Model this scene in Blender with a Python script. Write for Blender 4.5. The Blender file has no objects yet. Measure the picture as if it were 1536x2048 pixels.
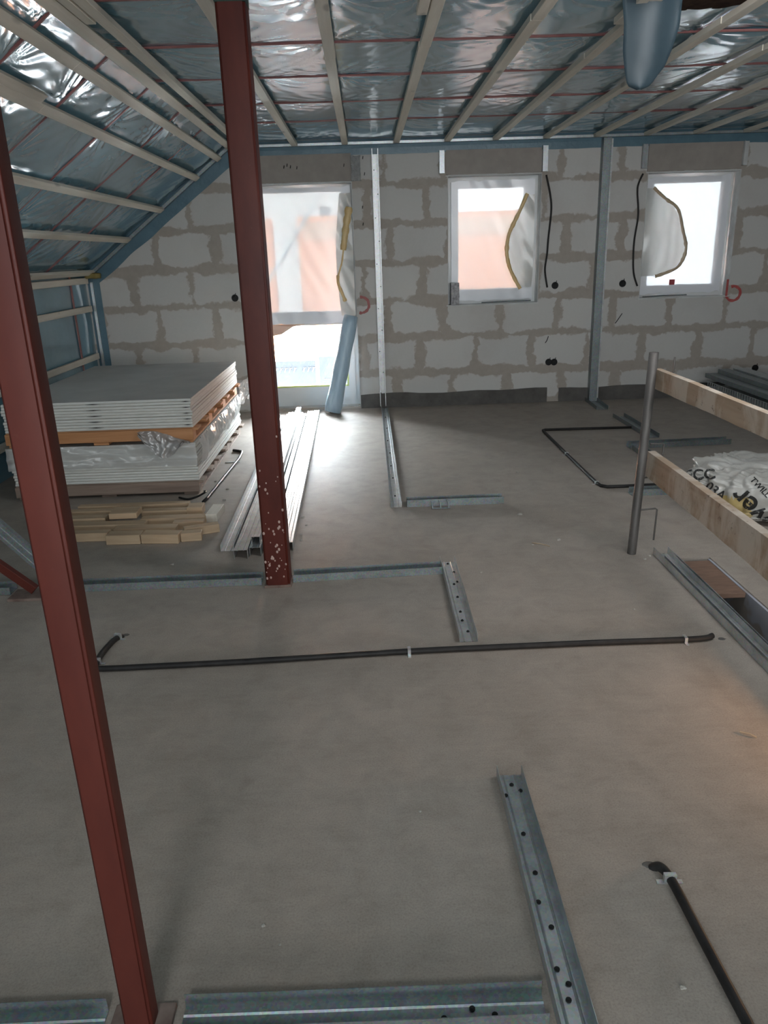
import bpy, bmesh, math, random
from mathutils import Vector, Matrix, noise
from mathutils.bvhtree import BVHTree

random.seed(7)
C = bpy.context.scene.collection
R = math.radians
PI = math.pi

# ---------------------------------------------------------------- camera
cam_d = bpy.data.cameras.new('camera')
cam = bpy.data.objects.new('camera', cam_d)
C.objects.link(cam)
right = Vector((0.99921255, -0.02500228, -0.03080858))
down = Vector((-0.03723169, -0.32244775, -0.94585477))
fwd = Vector((0.01371437, 0.94625701, -0.32312471))
m = Matrix((right, -down, -fwd)).transposed().to_4x4()
m.translation = Vector((0, 0, 1.5))
cam.matrix_world = m
cam_d.sensor_fit = 'VERTICAL'
cam_d.sensor_height = 24
cam_d.lens = 24 * 1509.36 / 2048
cam_d.clip_start = 0.02
bpy.context.scene.camera = cam

# ---------------------------------------------------------------- world
w = bpy.data.worlds.new('world')
bpy.context.scene.world = w
w.use_nodes = True
bg = w.node_tree.nodes['Background']
bg.inputs[0].default_value = (0.91, 0.95, 1.0, 1)
bg.inputs[1].default_value = 100.0


def area(name, loc, target, sx, sy, power, color, portal=False, spread=180):
    d = bpy.data.lights.new(name, 'AREA')
    d.shape = 'RECTANGLE'
    d.size, d.size_y = sx, sy
    d.energy = power
    d.color = color
    d.spread = R(spread)
    o = bpy.data.objects.new(name, d)
    C.objects.link(o)
    o.location = loc
    o.rotation_euler = (Vector(target) - Vector(loc)).to_track_quat('-Z', 'Y').to_euler()
    if portal:
        d.cycles.is_portal = True
    return o


# daylight coming in through openings behind the viewer, plus an added overhead fill
area('roof_daylight_and_fill', (-0.52, -1.35, 2.42), (-0.45, 1.6, 0.0), 0.6, 0.8, 30, (0.95, 0.98, 1.0))
area('roof_daylight_and_fill', (1.7, 2.45, 2.44), (1.9, 5.2, 0.0), 1.3, 0.7, 38, (0.97, 0.98, 1.0))  # added fill lamp above the view to brighten the mid floor, no window here
area('rear_window_daylight', (0.6, -3.1, 1.1), (0.6, 4, 3.4), 3.6, 1.3, 125, (0.92, 0.97, 1.0))
area('side_window_daylight', (-2.5, 0.2, 1.9), (1.5, 3.4, 0.2), 0.9, 0.9, 14, (0.88, 0.96, 1.0))
# portals in the real window openings
area('door_portal', (-0.58, 8.12, 1.1), (-0.58, 0, 1.1), 1.0, 2.15, 1, (1, 1, 1), True)
area('window_portal', (1.26, 8.12, 1.58), (1.26, 0, 1.58), 0.92, 1.2, 1, (1, 1, 1), True)
area('window_portal', (3.17, 8.12, 1.58), (3.17, 0, 1.58), 0.92, 1.2, 1, (1, 1, 1), True)
# work lamp glow from the stairwell on the right
pl = bpy.data.lights.new('stair_lamp_light', 'SPOT')
pl.energy = 26
pl.color = (1.0, 0.6, 0.34)
pl.shadow_soft_size = 0.05
pl.spot_size = R(120)
pl.spot_blend = 1.0
plo = bpy.data.objects.new('stair_lamp_light', pl)
C.objects.link(plo)
plo.location = (1.84, 1.95, 0.16)
plo.rotation_euler = (Vector((1.1, 2.05, 0.0)) - plo.location).to_track_quat('-Z', 'Y').to_euler()

sun = bpy.data.lights.new('sun', 'SUN')
sun.energy = 150
sun.color = (1.0, 0.93, 0.82)
sun.angle = R(0.6)
so = bpy.data.objects.new('sun', sun)
C.objects.link(so)
so.rotation_euler = Vector((0.35, 0.8, -0.65)).to_track_quat('-Z', 'Y').to_euler()

vs = bpy.context.scene.view_settings
vs.view_transform = 'Standard'
vs.look = 'None'
vs.gamma = 1
vs.exposure = 0.2
vs.use_curve_mapping = False


# ---------------------------------------------------------------- materials
class NT:
    def __init__(s, name):
        s.m = bpy.data.materials.new(name)
        s.m.use_nodes = True
        s.t = s.m.node_tree
        s.b = s.t.nodes['Principled BSDF']
        s.out = s.t.nodes['Material Output']

    def n(s, typ, **kw):
        nd = s.t.nodes.new(typ)
        for k, v in kw.items():
            if k.startswith('i_'):
                key = k[2:]
                key = int(key) if key.isdigit() else key.replace('_', ' ')
                s.put(nd.inputs[key], v)
            else:
                setattr(nd, k, v)
        return nd

    def put(s, inp, v):
        if isinstance(v, bpy.types.NodeSocket):
            s.t.links.new(v, inp)
        elif isinstance(v, bpy.types.Node):
            s.t.links.new(v.outputs[0], inp)
        else:
            inp.default_value = v

    def math(s, op, a, b=0.0, c=0.0, clamp=False):
        nd = s.n('ShaderNodeMath', operation=op, use_clamp=clamp)
        s.put(nd.inputs[0], a)
        s.put(nd.inputs[1], b)
        s.put(nd.inputs[2], c)
        return nd.outputs[0]

    def ramp(s, fac, stops):
        nd = s.n('ShaderNodeValToRGB')
        s.put(nd.inputs[0], fac)
        cr = nd.color_ramp
        while len(cr.elements) < len(stops):
            cr.elements.new(0.5)
        for e, (p, c) in zip(cr.elements, stops):
            e.position = p
            e.color = (*c, 1) if len(c) == 3 else c
        return nd.outputs[0]

    def mix(s, fac, a, b, mode='MIX'):
        nd = s.n('ShaderNodeMix', data_type='RGBA', blend_type=mode)
        s.put(nd.inputs[0], fac)
        s.put(nd.inputs[6], a if not isinstance(a, tuple) else (*a, 1))
        s.put(nd.inputs[7], b if not isinstance(b, tuple) else (*b, 1))
        return nd.outputs[2]

    def coord(s, scale=(1, 1, 1), which='Object'):
        tc = s.n('ShaderNodeTexCoord')
        mp = s.n('ShaderNodeMapping')
        s.put(mp.inputs[0], tc.outputs[which])
        mp.inputs['Scale'].default_value = scale
        return mp.outputs[0]

    def noise(s, vec, scale, detail=4, rough=0.55, dist=0.0):
        return s.n('ShaderNodeTexNoise', i_Vector=vec, i_Scale=scale, i_Detail=detail, i_Roughness=rough,
                   i_Distortion=dist).outputs[0]

    def bump(s, h, strength=0.3, dist=0.01):
        nd = s.n('ShaderNodeBump', i_Height=h, i_Strength=strength, i_Distance=dist)
        s.put(s.b.inputs['Normal'], nd.outputs[0])

    def set(s, **kw):
        for k, v in kw.items():
            key = k.replace('_', ' ')
            if isinstance(v, tuple) and len(v) == 3:
                v = (*v, 1)
            s.put(s.b.inputs[key], v)
        return s


def M_simple(name, c1, c2, scale=8, rough=0.6, metal=0.0, stretch=(1, 1, 1), bump=0.1, bd=0.003, detail=5, lo=0.3, hi=0.7):
    t = NT(name)
    v = t.coord(stretch)
    nz = t.noise(v, scale, detail)
    t.set(Base_Color=t.ramp(nz, [(lo, c1), (hi, c2)]), Roughness=rough, Metallic=metal)
    if bump:
        t.bump(t.noise(v, scale * 5, 3), bump, bd)
    return t.m


def mat_floor():
    t = NT('screed_floor')
    v = t.coord()
    a = t.noise(v, 0.9, 6, 0.6, 0.3)
    b = t.noise(t.coord((1, 5, 1)), 9, 5, 0.65)
    c = t.noise(v, 190, 4, 0.75)
    base = t.ramp(a, [(0.3, (0.315, 0.268, 0.228)), (0.5, (0.36, 0.312, 0.27)), (0.72, (0.405, 0.36, 0.315))])
    md = t.noise(v, 7, 5, 0.7, 0.4)
    base = t.mix(1.0, base, t.ramp(md, [(0.36, (0.86, 0.85, 0.84)), (0.5, (1, 1, 1)), (0.64, (1.12, 1.11, 1.10))]), 'MULTIPLY')
    c2 = t.mix(t.math('MULTIPLY', b, 0.7), base, t.mix(b, (0.26, 0.218, 0.183), (0.48, 0.42, 0.365)))
    sp = t.ramp(c, [(0.34, (0.80, 0.79, 0.78)), (0.5, (1, 1, 1)), (0.68, (1.10, 1.10, 1.09))])
    c3 = t.mix(1.0, c2, sp, 'MULTIPLY')
    st = t.noise(v, 3.1, 3, 0.5, 1.0)
    stain = t.ramp(st, [(0.66, (0, 0, 0)), (0.78, (1, 1, 1))])
    c4 = t.mix(t.math('MULTIPLY', stain, 0.35), c3, (0.16, 0.115, 0.095))
    t.set(Base_Color=c4, Roughness=t.math('MULTIPLY_ADD', b, 0.2, 0.5))
    t.b.inputs['Specular IOR Level'].default_value = 0.35
    t.bump(t.math('ADD', t.math('MULTIPLY', c, 0.5), t.math('MULTIPLY', b, 0.3)), 0.10, 0.003)
    return t.m


def mat_blocks():
    t = NT('aerated_block_wall')
    tc = t.n('ShaderNodeTexCoord')
    sep = t.n('ShaderNodeSeparateXYZ', i_0=tc.outputs['Object'])
    v = t.coord()
    n1 = t.n('ShaderNodeTexNoise', i_Vector=v, i_Scale=5.5, i_Detail=4, i_Roughness=0.6)
    sc = t.n('ShaderNodeSeparateColor', i_0=n1.outputs[1])
    x = t.math('ADD', sep.outputs[0], t.math('MULTIPLY', t.math('SUBTRACT', sc.outputs[0], 0.5), 0.11))
    z = t.math('ADD', sep.outputs[2], t.math('MULTIPLY', t.math('SUBTRACT', sc.outputs[1], 0.5), 0.085))
    nb = t.n('ShaderNodeTexNoise', i_Vector=v, i_Scale=22, i_Detail=3, i_Roughness=0.6)
    sb_ = t.n('ShaderNodeSeparateColor', i_0=nb.outputs[1])
    x = t.math('ADD', x, t.math('MULTIPLY', t.math('SUBTRACT', sb_.outputs[0], 0.5), 0.045))
    z = t.math('ADD', z, t.math('MULTIPLY', t.math('SUBTRACT', sb_.outputs[1], 0.5), 0.035))
    H = 0.3565
    W = 0.565
    zr = t.math('DIVIDE', t.math('ADD', z, 0.01), H)
    row = t.math('FLOOR', zr)
    fz = t.math('MULTIPLY', t.math('ABSOLUTE', t.math('SUBTRACT', t.math('SUBTRACT', zr, row), 0.5)), H)
    # row shift: pseudo random per row around half bond
    par = t.math('MODULO', row, 2.0)
    rnd = t.math('FRACT', t.math('MULTIPLY', t.math('SINE', t.math('MULTIPLY', row, 12.9898)), 43.58))
    sh = t.math('ADD', t.math('MULTIPLY', par, 0.22), t.math('MULTIPLY', rnd, 0.12))
    xr = t.math('DIVIDE', t.math('ADD', t.math('ADD', x, sh), 20.0 * W + 1.97), W)
    col = t.math('FLOOR', xr)
    fx = t.math('MULTIPLY', t.math('ABSOLUTE', t.math('SUBTRACT', t.math('SUBTRACT', xr, col), 0.5)), W)
    dz = t.math('SUBTRACT', H / 2, fz)
    dx = t.math('SUBTRACT', W / 2, fx)
    d = t.math('MINIMUM', dz, dx)
    n2 = t.noise(v, 3.4, 4)
    n3 = t.noise(v, 16, 4, 0.6)
    thr = t.math('MULTIPLY_ADD', n2, 0.15, t.math('MULTIPLY_ADD', n3, 0.034, -0.052))
    mask = t.n('ShaderNodeMapRange', interpolation_type='SMOOTHSTEP')
    t.put(mask.inputs[0], t.math('SUBTRACT', thr, d))
    mask.inputs[1].default_value = -0.009
    mask.inputs[2].default_value = 0.010
    cell = t.n('ShaderNodeTexWhiteNoise', noise_dimensions='2D')
    cb = t.n('ShaderNodeCombineXYZ', i_0=row, i_1=col)
    t.put(cell.inputs[0], cb.outputs[0])
    fine = t.noise(v, 70, 4, 0.7)
    blk = t.mix(t.math('MULTIPLY', cell.outputs[0], 0.6), (0.62, 0.605, 0.575), (0.54, 0.53, 0.51))
    blk = t.mix(t.math('MULTIPLY', t.ramp(fine, [(0.35, (0, 0, 0)), (0.7, (1, 1, 1))]), 0.3), blk, (0.66, 0.65, 0.62))
    blot = t.ramp(t.noise(v, 1.3, 5, 0.6), [(0.52, (0, 0, 0)), (0.7, (1, 1, 1))])
    blk = t.mix(t.math('MULTIPLY', blot, 0.3), blk, (0.46, 0.42, 0.385))
    mor = t.mix(n3, (0.36, 0.315, 0.27), (0.48, 0.43, 0.38))
    colr = t.mix(mask.outputs[0], blk, mor)
    t.set(Base_Color=colr, Roughness=0.92)
    t.bump(t.math('ADD', t.math('MULTIPLY', mask.outputs[0], 0.6), t.math('MULTIPLY', fine, 0.3)), 0.35, 0.006)
    return t.m


def mat_membrane():
    t = NT('blue_vapour_barrier')
    v = t.coord()
    a = t.noise(v, 2.2, 5, 0.6)
    f = t.noise(v, 160, 2, 0.5)
    c = t.ramp(a, [(0.3, (0.10, 0.23, 0.31)), (0.7, (0.155, 0.33, 0.42))])
    c = t.mix(t.math('MULTIPLY', f, 0.35), c, (0.18, 0.32, 0.37))
    t.set(Base_Color=c, Roughness=t.math('MULTIPLY_ADD', a, 0.12, 0.12), IOR=1.85)
    t.b.inputs['Specular IOR Level'].default_value = 0.85
    t.b.inputs['Coat Weight'].default_value = 0.8
    t.b.inputs['Coat Roughness'].default_value = 0.12
    w1 = t.noise(t.coord((2.2, 1, 2.2)), 7, 5, 0.6, 1.2)
    t.bump(w1, 0.06, 0.012)
    return t.m


def mat_film(name, col, transp, trans, rough=0.25):
    t = NT(name)
    nt = t.t
    nt.nodes.remove(t.b)
    tr = t.n('ShaderNodeBsdfTransparent')
    tr.inputs[0].default_value = (0.97, 0.985, 1.0, 1)
    tl = t.n('ShaderNodeBsdfTranslucent')
    tl.inputs[0].default_value = (*col, 1)
    df = t.n('ShaderNodeBsdfDiffuse')
    df.inputs[0].default_value = (*col, 1)
    gl = t.n('ShaderNodeBsdfGlossy')
    gl.inputs['Roughness'].default_value = rough
    gl.inputs[0].default_value = (0.9, 0.9, 0.9, 1)
    v = t.coord()
    nz = t.noise(v, 3.0, 4, 0.6, 0.8)
    m1 = t.n('ShaderNodeMixShader')
    m1.inputs[0].default_value = trans
    t.put(m1.inputs[1], df.outputs[0])
    t.put(m1.inputs[2], tl.outputs[0])
    m2 = t.n('ShaderNodeMixShader')
    t.put(m2.inputs[0], t.math('MULTIPLY_ADD', nz, transp * 0.5, transp * 0.75, clamp=True))
    t.put(m2.inputs[1], m1.outputs[0])
    t.put(m2.inputs[2], tr.outputs[0])
    m3 = t.n('ShaderNodeMixShader')
    m3.inputs[0].default_value = 0.07
    t.put(m3.inputs[1], m2.outputs[0])
    t.put(m3.inputs[2], gl.outputs[0])
    nt.links.new(m3.outputs[0], t.out.inputs[0])
    return t.m


def mat_glass():
    t = NT('window_glass')
    nt = t.t
    nt.nodes.remove(t.b)
    tr = t.n('ShaderNodeBsdfTransparent')
    tr.inputs[0].default_value = (0.93, 0.96, 0.96, 1)
    gl = t.n('ShaderNodeBsdfGlossy')
    gl.inputs['Roughness'].default_value = 0.02
    fr = t.n('ShaderNodeFresnel')
    mx = t.n('ShaderNodeMixShader')
    t.put(mx.inputs[0], fr.outputs[0])
    t.put(mx.inputs[1], tr.outputs[0])
    t.put(mx.inputs[2], gl.outputs[0])
    nt.links.new(mx.outputs[0], t.out.inputs[0])
    return t.m


def mat_red():
    t = NT('red_primed_steel')
    v = t.coord((1, 1, 0.35))
    a = t.noise(v, 9, 5, 0.6)
    b = t.noise(t.coord(), 45, 3, 0.6)
    c = t.ramp(a, [(0.3, (0.072, 0.014, 0.010)), (0.7, (0.110, 0.023, 0.015))])
    c = t.mix(t.ramp(b, [(0.68, (0, 0, 0)), (0.78, (0.16, 0.16, 0.16))]), c, (0.20, 0.09, 0.07))
    t.set(Base_Color=c, Roughness=0.48)
    t.b.inputs['Specular IOR Level'].default_value = 0.3
    t.bump(b, 0.08, 0.002)
    return t.m


def mat_galv(name='galvanised_steel', base=0.55, rough=0.36, tint=(0.93, 1.0, 1.02)):
    t = NT(name)
    v = t.coord()
    a = t.noise(v, 14, 5, 0.6)
    b = t.n('ShaderNodeTexVoronoi', i_Vector=v, i_Scale=160).outputs['Color']
    lo = tuple(base * 0.8 * k for k in tint)
    hi = tuple(base * 1.15 * k for k in tint)
    c = t.ramp(a, [(0.3, lo), (0.7, hi)])
    c = t.mix(0.12, c, b)
    t.set(Base_Color=c, Metallic=0.75, Roughness=t.math('MULTIPLY_ADD', a, 0.25, rough - 0.1))
    t.bump(a, 0.06, 0.002)
    return t.m


def mat_wood(name, c1, c2, axis='Y', rough=0.65, knot=True):
    t = NT(name)
    s = {'X': (0.6, 9, 9), 'Y': (9, 0.6, 9), 'Z': (9, 9, 0.6)}[axis]
    v = t.coord(s)
    a = t.noise(v, 2.2, 6, 0.6, 0.5)
    c = t.ramp(a, [(0.32, c1), (0.68, c2)])
    if knot:
        k = t.n('ShaderNodeTexVoronoi', i_Vector=t.coord((6, 2.2, 6) if axis == 'Y' else ((2.2, 6, 6) if axis == 'X' else (6, 6, 2.2))), i_Scale=1.0).outputs['Distance']
        kk = t.ramp(k, [(0.07, (1, 1, 1)), (0.14, (0, 0, 0))])
        c = t.mix(t.math('MULTIPLY', kk, 0.55), c, tuple(x * 0.35 for x in c1))
    t.set(Base_Color=c, Roughness=rough)
    t.bump(a, 0.12, 0.003)
    return t.m


FLOOR = mat_floor()
BLOCK = mat_blocks()
MEMB = mat_membrane()
FILM = mat_film('milky_window_film', (0.86, 0.88, 0.92), 0.0085, 0.0066)
FILM2 = mat_film('doubled_window_film', (0.93, 0.92, 0.88), 0.003, 0.82)
WRAP = mat_film('clear_pallet_wrap', (0.80, 0.80, 0.78), 0.45, 0.3, 0.12)
GLASS = mat_glass()
RED = mat_red()
GALV = mat_galv()
GALV_D = mat_galv('dull_galvanised_steel', 0.30, 0.45, (0.88, 1.0, 1.02))
GALV_B = mat_galv('bright_galvanised_steel', 0.62, 0.38, (0.98, 1.0, 1.0))
BATTEN = mat_wood('pine_batten', (0.66, 0.59, 0.49), (0.80, 0.74, 0.64))
def mat_plank():
    t = NT('dirty_guard_plank')
    v = t.coord((1, 1, 1))
    g = t.noise(t.coord((9, 0.6, 9)), 2.2, 6, 0.6, 0.5)
    base = t.ramp(g, [(0.32, (0.34, 0.245, 0.17)), (0.68, (0.46, 0.35, 0.255))])
    d1 = t.noise(t.coord((1, 2.2, 1)), 3.0, 5, 0.62, 0.6)
    cem = t.ramp(d1, [(0.46, (0, 0, 0)), (0.60, (1, 1, 1))])
    c = t.mix(t.math('MULTIPLY', cem, 0.8), base, (0.60, 0.53, 0.45))
    d2 = t.noise(v, 26, 4, 0.7)
    c = t.mix(t.ramp(d2, [(0.62, (0, 0, 0)), (0.72, (0.8, 0.8, 0.8))]), c, (0.15, 0.10, 0.065))
    t.set(Base_Color=c, Roughness=0.85)
    t.bump(d1, 0.3, 0.004)
    return t.m


PLANK = mat_plank()
OFFCUT = mat_wood('pine_offcut', (0.40, 0.275, 0.17), (0.55, 0.41, 0.27), 'X', knot=False)
OFFCUT_W = mat_wood('pale_pine_offcut', (0.66, 0.60, 0.50), (0.8, 0.75, 0.66), 'Y', knot=False)
PALLET_O = mat_wood('orange_pallet_wood', (0.42, 0.19, 0.075), (0.60, 0.31, 0.15), 'X')
PALLET_G = mat_wood('grey_brown_pallet_wood', (0.20, 0.14, 0.11), (0.33, 0.25, 0.20), 'X')
OSB = M_simple('brown_roof_deck', (0.10, 0.055, 0.035), (0.20, 0.12, 0.08), 22, 0.8)
PLY = M_simple('red_brown_board', (0.17, 0.10, 0.07), (0.25, 0.155, 0.11), 12, 0.7, stretch=(1, 4, 1))
CARD = M_simple('grey_gypsum_card', (0.50, 0.475, 0.445), (0.60, 0.57, 0.535), 3, 0.85, bump=0.05)
GYPSUM = M_simple('gypsum_edge', (0.60, 0.61, 0.58), (0.72, 0.73, 0.69), 20, 0.85, stretch=(1, 1, 8))
UPVC = M_simple('white_window_profile', (0.66, 0.68, 0.68), (0.74, 0.76, 0.76), 3, 0.35, bump=0)
PLASTER = M_simple('white_reveal_plaster', (0.52, 0.52, 0.5), (0.72, 0.73, 0.72), 7, 0.85)
LINTEL = M_simple('brown_grey_shutter_board', (0.34, 0.305, 0.275), (0.40, 0.36, 0.325), 10, 0.9)
MORTAR = M_simple('dark_grey_footing_mortar', (0.095, 0.088, 0.082), (0.15, 0.14, 0.13), 9, 0.95, bump=0.3, bd=0.008)
RUBBER = M_simple('black_conduit', (0.018, 0.017, 0.017), (0.032, 0.030, 0.029), 20, 0.5)
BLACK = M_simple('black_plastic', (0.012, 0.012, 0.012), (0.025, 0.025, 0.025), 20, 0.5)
BLUEFOAM = M_simple('light_blue_foil_roll', (0.42, 0.58, 0.72), (0.55, 0.70, 0.82), 5, 0.3, stretch=(6, 6, 0.4))
LAP = M_simple('blue_sealing_lap', (0.085, 0.165, 0.215), (0.125, 0.22, 0.275), 7, 0.35, bump=0.5, bd=0.006)
TAPE = M_simple('tan_adhesive_tape', (0.75, 0.52, 0.22), (0.85, 0.64, 0.34), 9, 0.4)
TAPE_D = M_simple('beige_adhesive_tape', (0.50, 0.38, 0.25), (0.62, 0.50, 0.36), 9, 0.4)
FOIL = M_simple('crumpled_aluminium_tape', (0.6, 0.6, 0.6), (0.92, 0.92, 0.92), 30, 0.25, metal=0.6, bump=1.0, bd=0.02)
GREYTAPE = M_simple('worn_grey_tape', (0.12, 0.115, 0.12), (0.42, 0.41, 0.42), 40, 0.4)
RINGRED = M_simple('red_marker_paint', (0.42, 0.075, 0.07), (0.52, 0.14, 0.13), 20, 0.8)
RINGPALE = M_simple('faded_red_marker_paint', (0.40, 0.13, 0.12), (0.46, 0.20, 0.19), 20, 0.8)
CRUMB = M_simple('plaster_crumb', (0.34, 0.32, 0.285), (0.46, 0.43, 0.385), 30, 0.9)
BAGM = M_simple('white_bag_plastic', (0.40, 0.385, 0.35), (0.60, 0.585, 0.55), 5, 0.28, bump=0.25, bd=0.008)
BAGY = M_simple('yellow_bag_print', (0.48, 0.34, 0.10), (0.58, 0.45, 0.22), 5, 0.4, bump=0.2)
INK = M_simple('black_print_ink', (0.02, 0.02, 0.02), (0.035, 0.035, 0.035), 20, 0.5)
WOOL = M_simple('dark_mineral_wool', (0.045, 0.04, 0.035), (0.10, 0.085, 0.07), 40, 0.95, bump=0.8, bd=0.02)
RED_SEAM = M_simple('red_purlin_edge', (0.26, 0.10, 0.10), (0.40, 0.19, 0.18), 6, 0.4, stretch=(1, 1, 1), bump=0.3)
GREENCAP = M_simple('dark_green_plastic', (0.006, 0.025, 0.016), (0.010, 0.040, 0.026), 14, 0.5)
YELLOW = M_simple('yellow_green_seal', (0.55, 0.60, 0.16), (0.62, 0.66, 0.25), 10, 0.6, bump=0)
FACADE = M_simple('peach_rendered_facade', (0.56, 0.235, 0.13), (0.60, 0.27, 0.155), 1.2, 0.9, bump=0)
FACADE_W = M_simple('pale_rendered_facade', (0.5, 0.5, 0.49), (0.56, 0.56, 0.55), 1.2, 0.9, bump=0)
DARKGL = M_simple('dark_window_opening', (0.10, 0.11, 0.12), (0.14, 0.15, 0.16), 2, 0.3, bump=0)
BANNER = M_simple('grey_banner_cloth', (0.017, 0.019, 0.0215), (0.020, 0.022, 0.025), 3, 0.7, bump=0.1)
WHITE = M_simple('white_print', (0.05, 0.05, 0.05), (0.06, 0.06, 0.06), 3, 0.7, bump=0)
STEEL = M_simple('weathered_scaffold_tube', (0.09, 0.083, 0.077), (0.17, 0.155, 0.145), 18, 0.55, metal=0.4, stretch=(1, 1, 0.3))
RUSTY = M_simple('dirty_base_plate', (0.13, 0.085, 0.07), (0.26, 0.20, 0.17), 16, 0.8)
SPLASH = M_simple('pale_plaster_splash', (0.42, 0.28, 0.25), (0.50, 0.37, 0.33), 20, 0.9, bump=0)
YFOAM = M_simple('ochre_mounting_foam', (0.22, 0.17, 0.05), (0.32, 0.25, 0.09), 20, 0.8)
REDTAG = M_simple('red_sticker', (0.35, 0.05, 0.06), (0.42, 0.08, 0.09), 9, 0.6, bump=0)


for _m in (RUBBER, BLACK):
    _m.node_tree.nodes['Principled BSDF'].inputs['Specular IOR Level'].default_value = 0.2
for _m in (FACADE, FACADE_W, BANNER, WHITE, DARKGL):
    _m.node_tree.nodes['Principled BSDF'].inputs['Specular IOR Level'].default_value = 0.0


# ---------------------------------------------------------------- geometry helpers
def obj(name, bm, mat, parent=None, smooth=False):
    me = bpy.data.meshes.new(name)
    bmesh.ops.recalc_face_normals(bm, faces=bm.faces)
    bm.to_mesh(me)
    bm.free()
    for mm in (mat if isinstance(mat, (list, tuple)) else [mat]):
        me.materials.append(mm)
    if smooth:
        for p in me.polygons:
            p.use_smooth = True
    o = bpy.data.objects.new(name, me)
    C.objects.link(o)
    if parent:
        o.parent = parent
        o.matrix_parent_inverse = Matrix.Translation(-parent.location) if parent.rotation_euler == (0, 0, 0) or True else Matrix()
    return o


def thing(name, label, cat, loc=(0, 0, 0), group=None, kind=None):
    o = bpy.data.objects.new(name, None)
    o.empty_display_size = 0.1
    C.objects.link(o)
    o.location = loc
    return tag(o, label, cat, group, kind)


def tag(o, label=None, cat=None, group=None, kind=None):
    if label: o['label'] = label
    if cat: o['category'] = cat
    if group: o['group'] = group
    if kind: o['kind'] = kind
    return o


def struct(name, bm, mat, parent=None, label=None, smooth=False):
    o = obj(name, bm, mat, parent, smooth)
    if not parent:
        o['kind'] = 'structure'
    if label: o['label'] = label
    return o


def box(bm, x0, x1, y0, y1, z0, z1, mi=0):
    vs_ = [bm.verts.new(p) for p in ((x0, y0, z0), (x1, y0, z0), (x1, y1, z0), (x0, y1, z0),
                                     (x0, y0, z1), (x1, y0, z1), (x1, y1, z1), (x0, y1, z1))]
    for f in ((0, 3, 2, 1), (4, 5, 6, 7), (0, 1, 5, 4), (1, 2, 6, 5), (2, 3, 7, 6), (3, 0, 4, 7)):
        fc = bm.faces.new([vs_[i] for i in f])
        fc.material_index = mi
    return vs_


def bbox(x0, x1, y0, y1, z0, z1, bev=0.0):
    bm = bmesh.new()
    box(bm, x0, x1, y0, y1, z0, z1)
    if bev:
        bmesh.ops.bevel(bm, geom=bm.edges[:], offset=bev, segments=2, affect='EDGES', profile=0.5)
    return bm


def frame(p0, p1, up=(0, 0, 1)):
    a = (Vector(p1) - Vector(p0))
    L = a.length
    a.normalize()
    s = a.cross(Vector(up)).normalized()
    u = s.cross(a).normalized()
    return a, s, u, L


def beam(bm, p0, p1, wd, ht, up=(0, 0, 1), jit=0.0):
    a, s, u, L = frame(p0, p1, up)
    p0 = Vector(p0)
    p1 = Vector(p1)
    r = []
    for p in (p0, p1):
        for i, j in ((-1, -1), (1, -1), (1, 1), (-1, 1)):
            r.append(bm.verts.new(p + s * (i * wd / 2) + u * (j * ht / 2)))
    for f in ((0, 1, 2, 3), (7, 6, 5, 4), (0, 4, 5, 1), (1, 5, 6, 2), (2, 6, 7, 3), (3, 7, 4, 0)):
        bm.faces.new([r[i] for i in f])
    return r


def beam_bm(p0, p1, wd, ht, up=(0, 0, 1), bev=0.002):
    bm = bmesh.new()
    beam(bm, p0, p1, wd, ht, up)
    if bev:
        bmesh.ops.bevel(bm, geom=bm.edges[:], offset=bev, segments=1, affect='EDGES')
    return bm


def extrude_profile(bm, prof, p0, p1, up=(0, 0, 1), closed=True, wob=0.0, n=1):
    """prof: list of (s,u) points; s is to the right of travel, u up."""
    a, s, u, L = frame(p0, p1, up)
    rings = []
    for k in range(n + 1):
        t = k / n
        p = Vector(p0).lerp(Vector(p1), t)
        ring = []
        for q, (x, y) in enumerate(prof):
            dx = wob * noise.noise(Vector((t * L * 3.0, q * 0.37, p0[0] * 7))) if wob else 0
            ring.append(bm.verts.new(p + s * (x + dx * (1 if y > 0.01 else 0)) + u * y))
        rings.append(ring)
    N = len(prof)
    for r0, r1 in zip(rings[:-1], rings[1:]):
        for i in range(N if closed else N - 1):
            j = (i + 1) % N
            bm.faces.new((r0[i], r0[j], r1[j], r1[i]))
    if closed:
        bm.faces.new(rings[0][::-1])
        bm.faces.new(rings[-1])


def u_prof(wd, h, t=0.0015, rib=0.0035, inv=False):
    """open U section: web at the bottom with two stiffening ribs, flanges with small ribs."""
    hw = wd / 2
    out = [(-hw, h), (-hw, 0)]
    out += [(-hw * 0.55, 0), (-hw * 0.45, rib), (-hw * 0.35, 0)] if rib else []
    out += [(hw * 0.35, 0), (hw * 0.45, rib), (hw * 0.55, 0)] if rib else []
    out += [(hw, 0), (hw, h)]
    inn = [(hw - t, h), (hw - t, t)]
    inn += [(hw * 0.55, t), (hw * 0.45, rib + t), (hw * 0.35, t)] if rib else []
    inn += [(-hw * 0.35, t), (-hw * 0.45, rib + t), (-hw * 0.55, t)] if rib else []
    inn += [(-hw + t, t), (-hw + t, h)]
    pr = out + inn
    if inv:
        pr = [(x, h - y) for x, y in pr]
    return pr


def c_prof(wd, h, lip=0.008, t=0.0015):
    hw = wd / 2
    return [(-hw + lip, h), (-hw, h), (-hw, 0), (hw, 0), (hw, h), (hw - lip, h),
            (hw - lip, h - t), (hw - t, h - t), (hw - t, t), (-hw + t, t), (-hw + t, h - t), (-hw + lip, h - t)]


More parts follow.
